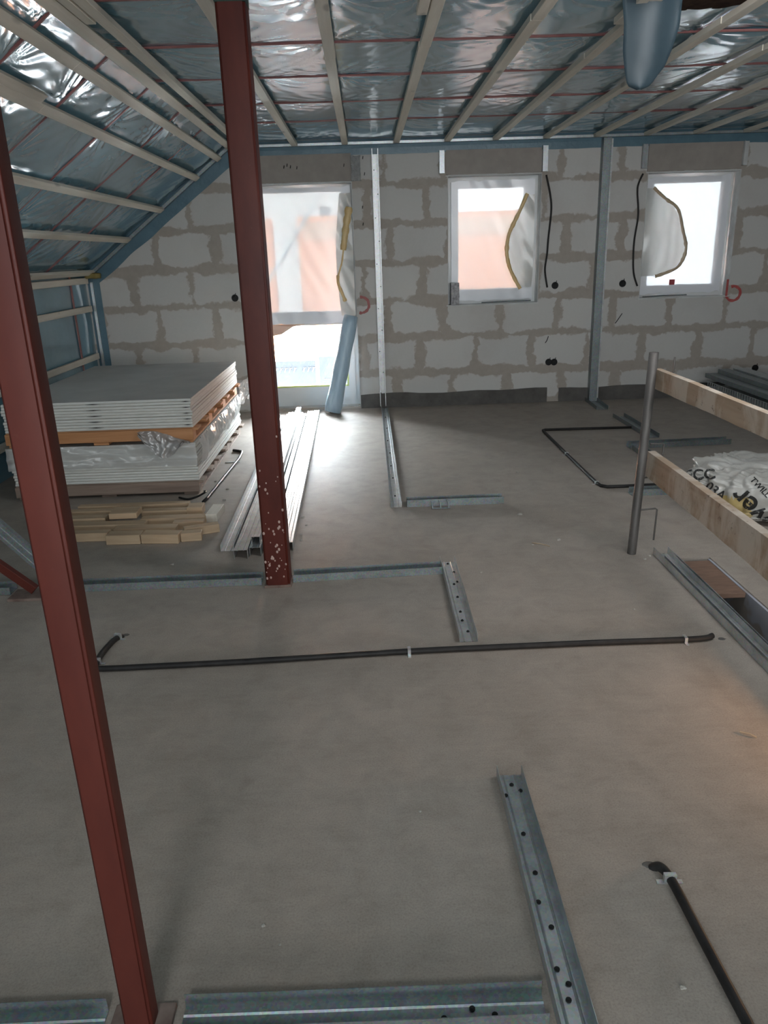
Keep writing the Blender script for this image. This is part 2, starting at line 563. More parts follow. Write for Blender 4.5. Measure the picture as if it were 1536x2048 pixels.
def tube(bm, pts, r, seg=8, cap=True):
    pts = [Vector(p) for p in pts]
    rings = []
    prev_s = None
    for i, p in enumerate(pts):
        d = (pts[min(i + 1, len(pts) - 1)] - pts[max(i - 1, 0)])
        if d.length < 1e-9: d = Vector((0, 0, 1))
        d.normalize()
        if prev_s is None:
            ref = Vector((0, 0, 1)) if abs(d.z) < 0.9 else Vector((1, 0, 0))
            s = d.cross(ref).normalized()
        else:
            s = (prev_s - d * prev_s.dot(d)).normalized()
        prev_s = s
        u = d.cross(s)
        rr = r(i / (len(pts) - 1)) if callable(r) else r
        rings.append([bm.verts.new(p + s * (math.cos(2 * PI * k / seg) * rr) + u * (math.sin(2 * PI * k / seg) * rr)) for k in range(seg)])
    for r0, r1 in zip(rings[:-1], rings[1:]):
        for k in range(seg):
            j = (k + 1) % seg
            bm.faces.new((r0[k], r0[j], r1[j], r1[k]))
    if cap:
        bm.faces.new(rings[0][::-1])
        bm.faces.new(rings[-1])


def smooth_path(pts, n=8):
    pts = [Vector(p) for p in pts]
    P = [pts[0]] + pts + [pts[-1]]
    out = []
    for i in range(1, len(P) - 2):
        for k in range(n):
            t = k / n
            a, b, c, d = P[i - 1], P[i], P[i + 1], P[i + 2]
            out.append(0.5 * ((2 * b) + (c - a) * t + (2 * a - 5 * b + 4 * c - d) * t * t + (3 * b - a - 3 * c + d) * t ** 3))
    out.append(pts[-1])
    return out


def cyl(bm, p, r, h, axis='Z', seg=12):
    p = Vector(p)
    d = {'X': Vector((1, 0, 0)), 'Y': Vector((0, 1, 0)), 'Z': Vector((0, 0, 1))}[axis]
    tube(bm, [p, p + d * h], r, seg)


def islands(bm):
    left = set(bm.verts)
    out = []
    while left:
        st_ = [left.pop()]
        cur = set(st_)
        while st_:
            for e_ in st_.pop().link_edges:
                for v in e_.verts:
                    if v in left:
                        left.discard(v)
                        cur.add(v)
                        st_.append(v)
        out.append(cur)
    return out


def split_obj(name, bm, mat, parent, minv=12):
    for isl in islands(bm):
        if len(isl) < minv: continue
        b2 = bmesh.new()
        mp = {v: b2.verts.new(v.co) for v in isl}
        for f in {f for v in isl for f in v.link_faces}:
            b2.faces.new([mp[v] for v in f.verts])
        if b2.faces: obj(name, b2, mat, parent)
        else: b2.free()
    bm.free()


def dup(o, loc_delta=(0, 0, 0), children=True):
    c = o.copy()
    C.objects.link(c)
    c.location = o.location + Vector(loc_delta)
    if children:
        for ch in list(o.children):
            d = ch.copy()
            C.objects.link(d)
            d.parent = c
    return c


# ================================================================= SETTING
WY = 7.75          # inner face of the far wall
XL = -2.70         # knee wall
XR = 7.2
YB = -3.2
ZC = 2.47          # underside of battens

# floor with the stairwell slot on the right
HX0, HX1, HY1 = 1.505, 1.69, 3.50
bm = bmesh.new()
box(bm, XL - 0.4, HX0, YB - 0.3, WY + 0.3, -0.2, 0)
box(bm, HX0, XR + 0.3, HY1, WY + 0.3, -0.2, 0)
struct('floor', bm, FLOOR, label='worn grey screed floor')
bm = bmesh.new()
box(bm, HX1, XR + 0.3, YB - 0.3, HY1 - 0.001, -0.2, 0)
SLABM = NT('slab_edge')
_v = SLABM.coord()
SLABM.set(Base_Color=SLABM.ramp(SLABM.noise(_v, 3.3, 3), [(0.42, (0.30, 0.27, 0.24)), (0.46, (0.36, 0.37, 0.42)), (0.6, (0.42, 0.43, 0.47))]), Roughness=0.9)
struct('trim_1', bm, FLOOR, label='floor slab beyond the stair opening')
struct('trim_2', bbox(HX1 - 0.012, HX1 - 0.001, YB, HY1 - 0.01, -0.2, -0.006), SLABM.m, label='patchy whitewashed edge of the stair opening')
# storey below
struct('trim_3', bbox(0.8, 3.2, YB, 4.4, -2.75, -2.7), FLOOR, label='floor of the storey below')
LW = M_simple('storey_below_wall', (0.16, 0.155, 0.15), (0.22, 0.215, 0.21), 4, 0.9)
bm = bmesh.new()
box(bm, 2.9, 3.0, YB, 4.4, -2.7, -0.2)
box(bm, 0.8, 2.9, 4.3, 4.4, -2.7, -0.2)
box(bm, 0.8, 0.9, YB, 4.3, -2.7, -0.2)
box(bm, 0.8, 3.0, YB - 0.1, YB, -2.7, -0.2)
struct('trim_4', bm, LW, label='walls of the storey below')

# far wall with door and two windows
OP = [(-1.075, -0.09, 0.02, 2.155), (0.815, 1.71, 0.995, 2.18), (2.72, 3.61, 1.0, 2.155)]
xs = sorted({-3.2, XR + 0.3} | {o[0] for o in OP} | {o[1] for o in OP})
bm = bmesh.new()
for a, b in zip(xs[:-1], xs[1:]):
    op = [o for o in OP if abs(o[0] - a) < 1e-6]
    if op:
        o = op[0]
        box(bm, a, b, WY, WY + 0.36, -0.2, o[2])
        box(bm, a, b, WY, WY + 0.36, o[3], 3.0)
    else:
        box(bm, a, b, WY, WY + 0.36, -0.2, 3.0)
struct('wall_back', bm, BLOCK, label='aerated concrete block wall with smeared brown joints')

# other walls, out of sight
struct('wall_right', bbox(XR, XR + 0.2, YB, WY, 0, 2.9), BLOCK)
struct('wall_front', bbox(-3.2, XR, YB - 0.2, YB, 0, 2.9), BLOCK)

# shutter boards over the openings (slightly recessed plain boards)
LB = [(-1.15, -0.09, 2.165, 2.40), (0.80, 1.70, 2.19, 2.40), (2.71, 3.60, 2.165, 2.40)]
for i, (a, b, c, d) in enumerate(LB):
    struct('trim_%d' % (5 + i), bbox(a, b, WY - 0.012, WY + 0.0, c, d), LINTEL, label='plain brown grey shutter box board above an opening')
# dark mortar footing strip
bm = bmesh.new()
x = -0.085
segs = []
while x < XR:
    nx = x + 0.12
    segs.append((x, nx, 0.14 + 0.02 * noise.noise(Vector((x * 2, 0, 0))) + 0.008 * noise.noise(Vector((x * 11, 3, 0)))))
    x = nx
vt = []
for a, b, h in segs:
    vt.append((bm.verts.new((a, WY - 0.02, 0)), bm.verts.new((a, WY - 0.018, h)), bm.verts.new((a, WY, h))))
for p, q in zip(vt[:-1], vt[1:]):
    xm = p[0].co.x
    if 1.80 < xm < 1.93: continue
    bm.faces.new((p[0], q[0], q[1], p[1]))
    bm.faces.new((p[1], q[1], q[2], p[2]))
struct('baseboard_back', bm, MORTAR, label='dark mortar strip along the wall foot')

# outer roof shell
SX0, SZ0 = -1.20, 2.50     # break between flat and slope (membrane batten level)
SX1, SZ1 = XL, 1.40
bm = bmesh.new()
box(bm, SX0 - 0.1, XR + 0.3, YB - 0.2, WY + 0.0, 2.80, 2.95)
n_ = Vector((-(SZ0 - SZ1), 0, (SX0 - SX1))).normalized()
off = 0.28
a0 = Vector((SX0, 0, SZ0)) + n_ * off
a1 = Vector((SX1 - 0.5, 0, SZ1 - 0.5 * (SZ0 - SZ1) / (SX0 - SX1))) + n_ * off
vv = []
for y in (YB - 0.2, WY):
    for p in (a0 + Vector((0.1, 0, 0.02)), a1, a1 + n_ * 0.15, a0 + n_ * 0.15 + Vector((0.1, 0, 0.02))):
        vv.append(bm.verts.new((p.x, y, p.z)))
for f in ((0, 1, 2, 3), (7, 6, 5, 4), (0, 4, 5, 1), (1, 5, 6, 2), (2, 6, 7, 3), (3, 7, 4, 0)):
    bm.faces.new([vv[i] for i in f])
struct('trim_8', bm, OSB, label='brown roof deck above the membrane')
struct('trim_9', bbox(XL - 0.45, XL - 0.25, YB, WY, -0.1, 2.0), OSB, label='outer knee wall')

# ---- membrane: flat part and slope, sagging between battens and purlins
SEAMS = [-2.6, -1.8, -1.0, -0.2, 0.6, 1.4, 2.15, 2.9, 3.62, 4.37, 5.12, 5.92, 6.70]
BX = [-1.075, -0.605, -0.14, 0.337, 0.81, 1.26, 1.73, 2.20, 2.67, 3.13, 3.60, 4.07, 4.54, 5.0, 5.47, 5.94, 6.4, 6.87]
SLEN = math.hypot(SX0 - SX1, SZ0 - SZ1)
SB = [0.13, 0.40, 0.85, 1.28, 1.76]       # slope batten positions along the slope


def fold(s, y, lines, salt):
    """downward sag + radial tension folds for one bay; returns displacement below the purlin plane."""
    lo = max([l for l in lines if l <= s], default=lines[0] - 0.46)
    hi = min([l for l in lines if l > s], default=lines[-1] + 0.46)
    u = (s - lo) / (hi - lo)
    ylo = max([q for q in SEAMS if q <= y], default=-3.2)
    yhi = min([q for q in SEAMS if q > y], default=7.75)
    v = (y - ylo) / (yhi - ylo)
    su = max(0.0, 4 * u * (1 - u))
    sv = max(0.0, 4 * v * (1 - v))
    cell = Vector((lo * 3.1 + salt, ylo * 2.7, 1.3))
    r1 = noise.noise(cell) * 2
    r2 = noise.noise(cell + Vector((5, 1, 7))) * 2
    bulge = 0.018 * (0.5 + 0.9 * r1) * (su ** 0.7) * (sv ** 0.6)
    # folds radiating from the four fixings of the bay
    f = 0.0
    for cu, cv in ((0, 0), (1, 0), (0, 1), (1, 1)):
        du = (u - cu) * (hi - lo)
        dv = (v - cv) * (yhi - ylo)
        rad = math.hypot(du, dv) + 1e-6
        ang = math.atan2(dv, du)
        k = noise.noise(cell + Vector((cu * 3.3, cv * 4.1, 0)))
        amp = max(0.0, 0.35 + 1.2 * k)
        f += amp * math.sin(ang * 20 + k * 20 + 3 * noise.noise(Vector((ang * 2, rad * 6, salt)))) * math.exp(-rad / 0.22) * min(1, rad / 0.05)
    f *= 0.0085
    dirr = r2 * 0.9
    q1 = s * math.cos(dirr) + y * math.sin(dirr)
    q2 = -s * math.sin(dirr) + y * math.cos(dirr)
    w2 = noise.noise(Vector((q1 * 1.6, q2 * 8.0, salt + r1)))
    mask = max(0.0, 0.3 + noise.noise(Vector((s * 2.1, y * 1.7, salt + 9))) * 1.6)
    f += 0.0105 * w2 * mask * (su ** 0.4)
    return bulge + f * (sv ** 0.25)


def steps(a, b, fine0, fine1, fs, cs):
    out = []
    t = a
    while t < b - 1e-6:
        out.append(t)
        t += fs if fine0 - 1e-6 <= t < fine1 else cs
    out.append(b)
    return out


ys = steps(YB, WY + 0.0, 2.8, WY, 0.0165, 0.10)
xsm = steps(SX0, XR, SX0, 4.9, 0.0165, 0.10)
bm = bmesh.new()
HOLE = (1.30, 2.30, 3.0, 3.93)
grid = []
for x in xsm:
    col_ = []
    for y in ys:
        if y < 2.7:
            d = 0.006
        else:
            d = fold(x, y, BX, 0.0)
        edge = min(1, abs(WY - y) / 0.15)
        col_.append(bm.verts.new((x, y, 2.522 - d * edge)))
    grid.append(col_)
for i in range(len(xsm) - 1):
    for j in range(len(ys) - 1):
        cx, cy = xsm[i], ys[j]
        wv = 0.08 * noise.noise(Vector((cx * 4, cy * 4, 2)))
        if HOLE[0] + wv < cx < HOLE[1] + wv and HOLE[2] < cy < HOLE[3] + wv * 1.5: continue
        bm.faces.new((grid[i][j], grid[i + 1][j], grid[i + 1][j + 1], grid[i][j + 1]))
ceil = struct('ceiling', bm, MEMB, label='blue vapour barrier film stretched over the rafters, shiny and wrinkled', smooth=True)

# slope membrane
bm = bmesh.new()
ss = steps(0, SLEN, 0, SLEN, 0.0165, 0.1)
dirv = (Vector((SX1, 0, SZ1)) - Vector((SX0, 0, SZ0))).normalized()
nin = -n_                                   # into the room
SPB = Vector((SX0, 0, 2.522))
grid = []
for s in ss:
    col_ = []
    for y in ys:
        d = fold(s, y, SB, 31.0) if y > 2.7 else 0.006
        d *= min(1, s / 0.08)
        p = SPB + dirv * s + nin * d
        col_.append(bm.verts.new((p.x, y, p.z)))
    grid.append(col_)
for i in range(len(ss) - 1):
    for j in range(len(ys) - 1):
        bm.faces.new((grid[i][j], grid[i][j + 1], grid[i + 1][j + 1], grid[i + 1][j]))
slope = struct('wall_left_slope', bm, MEMB, label='blue film on the sloping roof side', smooth=True)

# knee wall membrane
bm = bmesh.new()
zs = steps(0, SZ1 + 0.02, 0, 2, 0.04, 0.1)
grid = [[bm.verts.new((XL - 0.02 + 0.012 * noise.noise(Vector((1, y * 2.0, z * 3))), y, z)) for y in steps(YB, WY, 3, WY, 0.04, 0.2)] for z in zs]
for r0, r1 in zip(grid[:-1], grid[1:]):
    for k in range(len(r0) - 1):
        bm.faces.new((r0[k], r0[k + 1], r1[k + 1], r1[k]))
knee = struct('wall_left', bm, MEMB, label='blue film on the low knee wall', smooth=True)

# red purlin edges pressing through the film
for y in SEAMS:
    if y < 2.8: continue
    bm = bmesh.new()
    n = 60
    prev = None
    for k in range(n + 1):
        x = SX0 + (XR - SX0) * k / n
        yy = y + 0.012 * noise.noise(Vector((x * 1.7, y, 0)))
        wd = 0.012 + 0.008 * noise.noise(Vector((x * 2.3, y * 5, 3)))
        z = 2.517 if not (HOLE[0] < x < HOLE[1] and y < 3.9) else 2.521
        q = [bm.verts.new((x, yy - wd, z + 0.004)), bm.verts.new((x, yy - wd * 0.6, z - 0.004)), bm.verts.new((x, yy + wd * 0.6, z - 0.004)), bm.verts.new((x, yy + wd, z + 0.004))]
        if prev:
            for i in range(3):
                bm.faces.new((prev[i], q[i], q[i + 1], prev[i + 1]))
        prev = q
    obj('film_seam', bm, RED_SEAM, ceil, True)
    bm = bmesh.new()
    prev = None
    for k in range(n + 1):
        s = SLEN * k / n
        c_ = SPB + dirv * s + nin * 0.006
        wd = 0.014 + 0.008 * noise.noise(Vector((s * 2.3, y * 5, 13)))
        yy = y + 0.015 * noise.noise(Vector((s * 1.7, y, 5)))
        q = [bm.verts.new((c_.x - nin.x * 0.006, yy - wd, c_.z - nin.z * 0.006)), bm.verts.new((c_.x, yy - wd * 0.6, c_.z)), bm.verts.new((c_.x, yy + wd * 0.6, c_.z)), bm.verts.new((c_.x - nin.x * 0.006, yy + wd, c_.z - nin.z * 0.006))]
        if prev:
            for i in range(3):
                bm.faces.new((prev[i], q[i], q[i + 1], prev[i + 1]))
        prev = q
    obj('film_seam', bm, RED_SEAM, slope, True)
obj('film_seam', bbox(XL - 0.012, XL - 0.004, 7.30, 7.33, 0, SZ1), RED_SEAM, knee)

# blue laps bonded to the wall along its top, slope and knee, with the steel perimeter profile
bm = bmesh.new()
nseg = 130
prev = None
for k in range(nseg + 1):
    x = SX0 + (XR - SX0) * k / nseg
    zz = 2.385 + 0.012 * noise.noise(Vector((x * 1.3, 2, 0))) + 0.004 * noise.noise(Vector((x * 9, 2, 0)))
    q = [bm.verts.new((x, WY - 0.004, zz)), bm.verts.new((x, WY - 0.008 - 0.004 * noise.noise(Vector((x * 4, 0, 0))), 2.44)), bm.verts.new((x, WY - 0.004, 2.52))]
    if prev:
        for i in range(2):
            bm.faces.new((prev[i], q[i], q[i + 1], prev[i + 1]))
    prev = q
struct('trim_10', bm, LAP, label='blue sealing lap along the top of the block wall')
bm = bmesh.new()
prev = None
for k in range(41):
    s = SLEN * k / 40
    p = Vector((SX0, 0, SZ0)) + dirv * s
    w_ = 0.135 + 0.012 * noise.noise(Vector((s * 4, 7, 0)))
    q = [bm.verts.new((p.x, WY - 0.004, p.z + 0.03)), bm.verts.new((p.x + nin.x * w_, WY - 0.006, p.z + nin.z * w_))]
    if prev: bm.faces.new((prev[0], q[0], q[1], prev[1]))
    prev = q
box(bm, XL, XL + 0.115, WY - 0.008, WY - 0.003, 0, SZ1 - 0.02)
struct('trim_11', bm, LAP, label='blue sealing lap down the roof slope and knee wall')
bm = bmesh.new()
box(bm, SX0 + 0.03, XR, WY - 0.035, WY - 0.010, 2.468, 2.470)
box(bm, SX0 + 0.03, XR, WY - 0.035, WY - 0.033, 2.468, 2.492)
tag(obj('perimeter_profile', bm, GALV), 'thin galvanised edge profile under the flat ceiling along the far wall', 'metal profile')
bm = bmesh.new()
p0 = Vector((SX0 - 0.02, WY - 0.035, SZ0 - 0.03))
p1 = Vector((SX1 + 0.05, WY - 0.035, SZ1 + 0.0))
beam(bm, p0, p1, 0.045, 0.028, up=(0, 0, 1))
tag(obj('perimeter_profile', bm, GALV_D), 'grey edge profile running up the roof slope beside the block wall', 'metal profile')
tag(obj('perimeter_profile', bbox(XL + 0.03, XL + 0.055, WY - 0.03, WY - 0.009, 0.0, 1.33), GALV), 'upright galvanised edge profile in the knee wall corner', 'metal profile')

# ---------------------------------------------------------------- windows and door
def make_frame(bm, x0, x1, z0, z1, gx0, gx1, gz0, gz1, y0, y1):
    box(bm, x0, gx0, y0, y1, z0, z1)
    box(bm, gx1, x1, y0, y1, z0, z1)
    box(bm, gx0, gx1, y0, y1, z0, gz0)
    box(bm, gx0, gx1, y0, y1, gz1, z1)


def window(name, x0, x1, z0, z1, g, label):
    bm = bmesh.new()
    make_frame(bm, x0 + 0.005, x1 - 0.005, z0 + 0.002, z1 - 0.002, x0 + 0.05, x1 - 0.05, z0 + 0.05, z1 - 0.05, WY + 0.13, WY + 0.20)
    wn = struct(name, bm, UPVC, label=label)
    gx0, gx1, gz0, gz1 = g
    bm = bmesh.new()
    make_frame(bm, x0 + 0.045, x1 - 0.045, z0 + 0.045, z1 - 0.045, gx0, gx1, gz0, gz1, WY + 0.115, WY + 0.18)
    bmesh.ops.bevel(bm, geom=bm.edges[:], offset=0.003, segments=1, affect='EDGES')
    obj('sash', bm, UPVC, wn)
    obj('pane', bbox(gx0, gx1, WY + 0.145, WY + 0.155, gz0, gz1), GLASS, wn)
    bm = bmesh.new()
    t = 0.006
    box(bm, x0, x0 + t, WY - 0.004, WY + 0.13, z0, z1)
    box(bm, x1 - t, x1, WY - 0.012, WY + 0.13, z0, z1)
    box(bm, x0 - 0.02, x1, WY - 0.012, WY + 0.13, z1 - t, z1 + 0.004)
    box(bm, x0 - 0.015, x1 + 0.01, WY - 0.012, WY + 0.13, z0 - 0.006, z0 + t)
    obj('reveal', bm, PLASTER, wn)
    return wn


w1 = window('window_1', *OP[1], (0.93, 1.575, 1.14, 2.072), 'white window between the two wall studs, orange facade behind it')
w2 = window('window_2', *OP[2], (2.83, 3.505, 1.118, 2.065), 'white window at the far right showing only sky')
x0, x1, z0, z1 = OP[0]
bm = bmesh.new()
make_frame(bm, x0 + 0.005, x1 - 0.005, z0, z1 - 0.002, x0 + 0.05, x1 - 0.05, z0 + 0.06, z1 - 0.05, WY + 0.13, WY + 0.20)
door = struct('door_1', bm, UPVC, label='tall white balcony door, upper pane under film, lower pane bare')
bm = bmesh.new()
make_frame(bm, x0 + 0.045, x1 - 0.045, 0.07, z1 - 0.045, -0.985, -0.205, 0.215, 2.085, WY + 0.115, WY + 0.18)
box(bm, -0.985, -0.205, WY + 0.115, WY + 0.18, 0.84, 0.975)
obj('sash', bm, UPVC, door)
obj('pane', bbox(-0.985, -0.205, WY + 0.145, WY + 0.155, 0.975, 2.085), GLASS, door)
obj('pane', bbox(-0.985, -0.205, WY + 0.145, WY + 0.155, 0.215, 0.84), GLASS, door)
bm = bmesh.new()
box(bm, -0.985, -0.205, WY + 0.125, WY + 0.14, 0.215, 0.232)
box(bm, -0.985, -0.975, WY + 0.125, WY + 0.14, 0.232, 0.42)
box(bm, -0.222, -0.205, WY + 0.125, WY + 0.14, 0.232, 0.36)
tag(obj('seal', bm, YELLOW, door), 'yellow green glazing seal')
bm = bmesh.new()
box(bm, x0, x0 + 0.006, WY - 0.004, WY + 0.13, z0, z1)
box(bm, x1 - 0.006, x1, WY - 0.012, WY + 0.13, z0, z1)
box(bm, x0 - 0.03, x1, WY - 0.014, WY + 0.13, z1 - 0.006, z1 + 0.006)
obj('reveal', bm, PLASTER, door)
bm = bmesh.new()
for k in range(3):
    pts = [(x0 + 0.02 + (x1 - x0 - 0.04) * i / 24, WY + 0.02 + 0.03 * k, 0.022 + 0.012 * abs(noise.noise(Vector((i * 0.7, k * 3, 0))))) for i in range(25)]
    tube(bm, pts, 0.004, 6)
tag(obj('loose_threshold_film', bm, WRAP), 'rumpled clear film lying along the balcony door threshold', 'plastic film')


# film sheets over the openings
def sheet(name, x0, x1, z0, z1, y, mat, label, wig=0.010, edge=0.02, nx=46, nz=60, salt=0, leftfn=None):
    bm = bmesh.new()
    g = []
    for j in range(nz + 1):
        v = j / nz
        z = z0 + (z1 - z0) * v
        row = []
        xl = leftfn(v) if leftfn else x0
        for i in range(nx + 1):
            u = i / nx
            x = xl + (x1 - xl) * u
            e = noise.noise(Vector((x * 8, z * 8, salt)))
            zz = z + (edge * noise.noise(Vector((x * 12, salt, 1))) if j in (0, nz) else 0)
            yy = y - wig * (0.5 + noise.noise(Vector((x * 3.0 + z * 1.5, z * 1.6, salt))) + 0.35 * noise.noise(Vector((x * 11 + z * 6, z * 3, salt + 4))))
            row.append(bm.verts.new((x, yy, zz)))
        g.append(row)
    for a, b in zip(g[:-1], g[1:]):
        for i in range(nx):
            bm.faces.new((a[i], a[i + 1], b[i + 1], b[i]))
    o = obj(name, bm, mat, None, True)
    return tag(o, label, 'plastic film')


def ribbon(pts, wd, mat, parent, y_up=0.0, salt=0.0):
    pts = smooth_path(pts, 8)
    bm = bmesh.new()
    prev = None
    N = len(pts)
    for i, p in enumerate(pts):
        d = pts[min(i + 1, N - 1)] - pts[max(i - 1, 0)]
        d.normalize()
        s = d.cross(Vector((0, 1, 0))).normalized()
        ww = wd * (0.75 + 0.6 * abs(noise.noise(Vector((i * 0.21, salt, 0)))))
        tilt = Vector((0, 0.012 * noise.noise(Vector((i * 0.17, salt, 5))), 0))
        q = [bm.verts.new(p - s * ww / 2 - tilt), bm.verts.new(p + Vector((0, -0.003, 0))), bm.verts.new(p + s * ww / 2 + tilt)]
        q2 = [bm.verts.new(v.co + Vector((0, 0.0012, 0))) for v in q]
        if prev:
            for k in range(2):
                bm.faces.new((prev[0][k], q[k], q[k + 1], prev[0][k + 1]))
                bm.faces.new((prev[1][k + 1], q2[k + 1], q2[k], prev[1][k]))
            for k in (0, 2):
                bm.faces.new((prev[0][k], prev[1][k], q2[k], q[k]))
        prev = (q, q2)
    return obj('tape', bm, mat, parent, True)


fd = sheet('window_film', -1.04, -0.11, 0.86, 2.125, WY + 0.105, FILM, 'milky plastic film covering the upper balcony door', salt=3)
ribbon([(-0.125, WY - 0.03, 1.935), (-0.155, WY - 0.03, 1.80), (-0.18, WY - 0.04, 1.66), (-0.20, WY - 0.04, 1.55)], 0.072, TAPE, fd, salt=1)
ribbon([(-0.19, WY - 0.04, 1.60), (-0.215, WY - 0.04, 1.45), (-0.235, WY - 0.03, 1.385), (-0.262, WY - 0.03, 1.31)], 0.018, TAPE, fd, salt=2)
ribbon([(-0.262, WY - 0.03, 1.32), (-0.262, WY - 0.03, 1.24), (-0.225, WY - 0.03, 1.14), (-0.20, WY - 0.02, 1.07)], 0.036, TAPE, fd, salt=6)


def leftfn_door(v):
    return -0.215 - 0.05 * math.sin(PI * (1 - v)) - 0.03 * (1 - v) * (1 - v)


sh = sheet('film_fold', -0.25, -0.105, 0.93, 2.06, WY + 0.05, FILM2, 'gathered white film', wig=0.05, salt=8, leftfn=leftfn_door, nx=16)
sh['label'] = 'gathered whiter edge of the film on the balcony door'
# hanging corner of film under the transom
bm = bmesh.new()
pp = [(-1.03, WY + 0.10, 0.86), (-0.62, WY + 0.10, 0.855), (-0.74, WY + 0.09, 0.835), (-0.86, WY + 0.085, 0.765), (-1.03, WY + 0.09, 0.735)]
vv = [bm.verts.new(p) for p in pp]
bm.faces.new(vv)
r = bmesh.ops.extrude_face_region(bm, geom=bm.faces[:])
for v in r['geom']:
    if isinstance(v, bmesh.types.BMVert): v.co.y += 0.002
PEACHFILM = mat_film('peach_tinted_film', (0.9, 0.60, 0.46), 0.010, 0.016)
obj('film_corner', bm, PEACHFILM, fd)

f1 = sheet('window_film', 0.86, 1.67, 1.03, 2.14, WY + 0.105, FILM, 'milky film over the window with the tan tape strip curving left', salt=21)
T2 = [(1.575, WY - 0.01, 2.005), (1.51, WY - 0.01, 1.86), (1.45, WY - 0.012, 1.74), (1.405, WY - 0.012, 1.638), (1.388, WY - 0.012, 1.502), (1.40, WY - 0.012, 1.41), (1.43, WY - 0.012, 1.315), (1.485, WY - 0.012, 1.21), (1.53, WY - 0.012, 1.135)]
ribbon(T2, 0.042, TAPE, f1, salt=11)


def interp(curve, z):
    c = sorted(curve, key=lambda p: p[2])
    if z <= c[0][2]: return c[0][0]
    for a, b in zip(c[:-1], c[1:]):
        if a[2] <= z <= b[2]:
            return a[0] + (b[0] - a[0]) * (z - a[2]) / (b[2] - a[2])
    return c[-1][0]


sh = sheet('film_fold', 1.4, 1.655, 1.15, 2.0, WY + 0.045, FILM2, 'whiter slack film right of the tan tape on the middle window', wig=0.05, salt=25,
           leftfn=lambda v: interp(T2, 1.15 + 0.85 * v), nx=22)
f2 = sheet('window_film', 2.76, 3.57, 1.04, 2.12, WY + 0.105, FILM, 'milky film over the far right window', salt=41)
T3 = [(2.785, WY - 0.01, 2.022), (2.85, WY - 0.012, 1.965), (2.925, WY - 0.012, 1.907), (3.0, WY - 0.012, 1.86), (3.052, WY - 0.012, 1.79), (3.10, WY - 0.012, 1.633), (3.135, WY - 0.012, 1.53), (3.147, WY - 0.012, 1.448), (3.125, WY - 0.012, 1.36), (3.075, WY - 0.012, 1.287), (2.97, WY - 0.012, 1.24), (2.865, WY - 0.01, 1.209)]
ribbon(T3, 0.034, TAPE_D, f2, salt=15)
bm = bmesh.new()
g = []
for j in range(41):
    v = j / 40
    z = 1.215 + (2.02 - 1.215) * v
    # right border follows the tape
    cand = [(a, b) for a, b in zip(T3[:-1], T3[1:]) if min(a[2], b[2]) <= z <= max(a[2], b[2])]
    xr = max([a[0] + (b[0] - a[0]) * (z - a[2]) / ((b[2] - a[2]) or 1) for a, b in cand] or [2.8])
    row = []
    for i in range(21):
        x = 2.735 + (xr - 2.735) * i / 20
        row.append(bm.verts.new((x, WY + 0.05 - 0.05 * (0.5 + noise.noise(Vector((x * 3, z * 2, 55)))) - 0.012 * noise.noise(Vector((x * 14, z * 5, 5))), z)))
    g.append(row)
for a, b in zip(g[:-1], g[1:]):
    for i in range(20):
        bm.faces.new((a[i], a[i + 1], b[i + 1], b[i]))
tag(obj('film_fold', bm, FILM2, None, True), 'whiter slack film left of the beige tape on the far right window', 'plastic film')
obj('tape', bbox(3.05, 3.105, WY + 0.088, WY + 0.090, 1.12, 1.172), REDTAG, f2)['label'] = 'small red square sticker'

# steel angles beside the shutter boxes
BR = [((0.735, 0.785), (2.20, 2.40), 'galvanised angle bracket left of the middle window'),
      ((1.705, 1.76), (2.19, 2.415), 'galvanised angle bracket above the right corner of the middle window'),
      ((2.645, 2.70), (2.19, 2.40), 'galvanised angle bracket left of the far right window'),
      ((3.60, 3.655), (2.19, 2.40), 'white stained angle bracket above the right corner of the far right window')]
for i, ((a, b), (c, d), lb) in enumerate(BR):
    bm = bmesh.new()
    box(bm, a, b, WY - 0.016, WY - 0.013, c, d)
    box(bm, a, a + 0.003, WY - 0.05, WY - 0.013, c, d)
    box(bm, a, b, WY - 0.05, WY - 0.013, c, c + 0.003)
    tag(obj('angle_bracket', bm, GALV if i < 3 else PLASTER), lb, 'bracket', 'shutter box brackets')
bm = bmesh.new()
box(bm, -0.09, -0.005, WY - 0.05, WY - 0.001, 2.16, 2.375)
bmesh.ops.subdivide_edges(bm, edges=bm.edges[:], cuts=9, use_grid_fill=True)
for v in bm.verts:
    if v.co.y < WY - 0.01:
        v.co += noise.noise_vector(v.co * 22) * 0.010
tag(obj('foil_wrapped_bracket', bm, FOIL), 'crumpled aluminium tape wrapped bracket beside the top right corner of the balcony door', 'foil tape')
# worn grey strip at the left sill corner of window 1
bm = bmesh.new()
box(bm, 0.845, 0.925, WY - 0.02, WY + 0.09, 1.0, 1.21)
bmesh.ops.subdivide_edges(bm, edges=bm.edges[:], cuts=4, use_grid_fill=True)
for v in bm.verts:
    v.co += noise.noise_vector(v.co * 25) * 0.004
tag(obj('insulation_offcut', bm, GREYTAPE), 'mottled grey printed strip standing in the left sill corner of the middle window', 'building material offcut')
for (xa, xb, z, lb) in ((1.15, 1.64, 1.008, 'thin dirty metal strip lying on the sill of the middle window'), (2.76, 3.2, 1.012, 'thin dark strip lying on the sill of the far right window')):
    bm = bmesh.new()
    tube(bm, [(xa, WY + 0.0, z + 0.006), ((xa + xb) / 2, WY + 0.01, z + 0.01), (xb, WY + 0.0, z + 0.012)], 0.007, 6)
    tag(obj('metal_strip', bm, GALV_D), lb, 'metal strip')

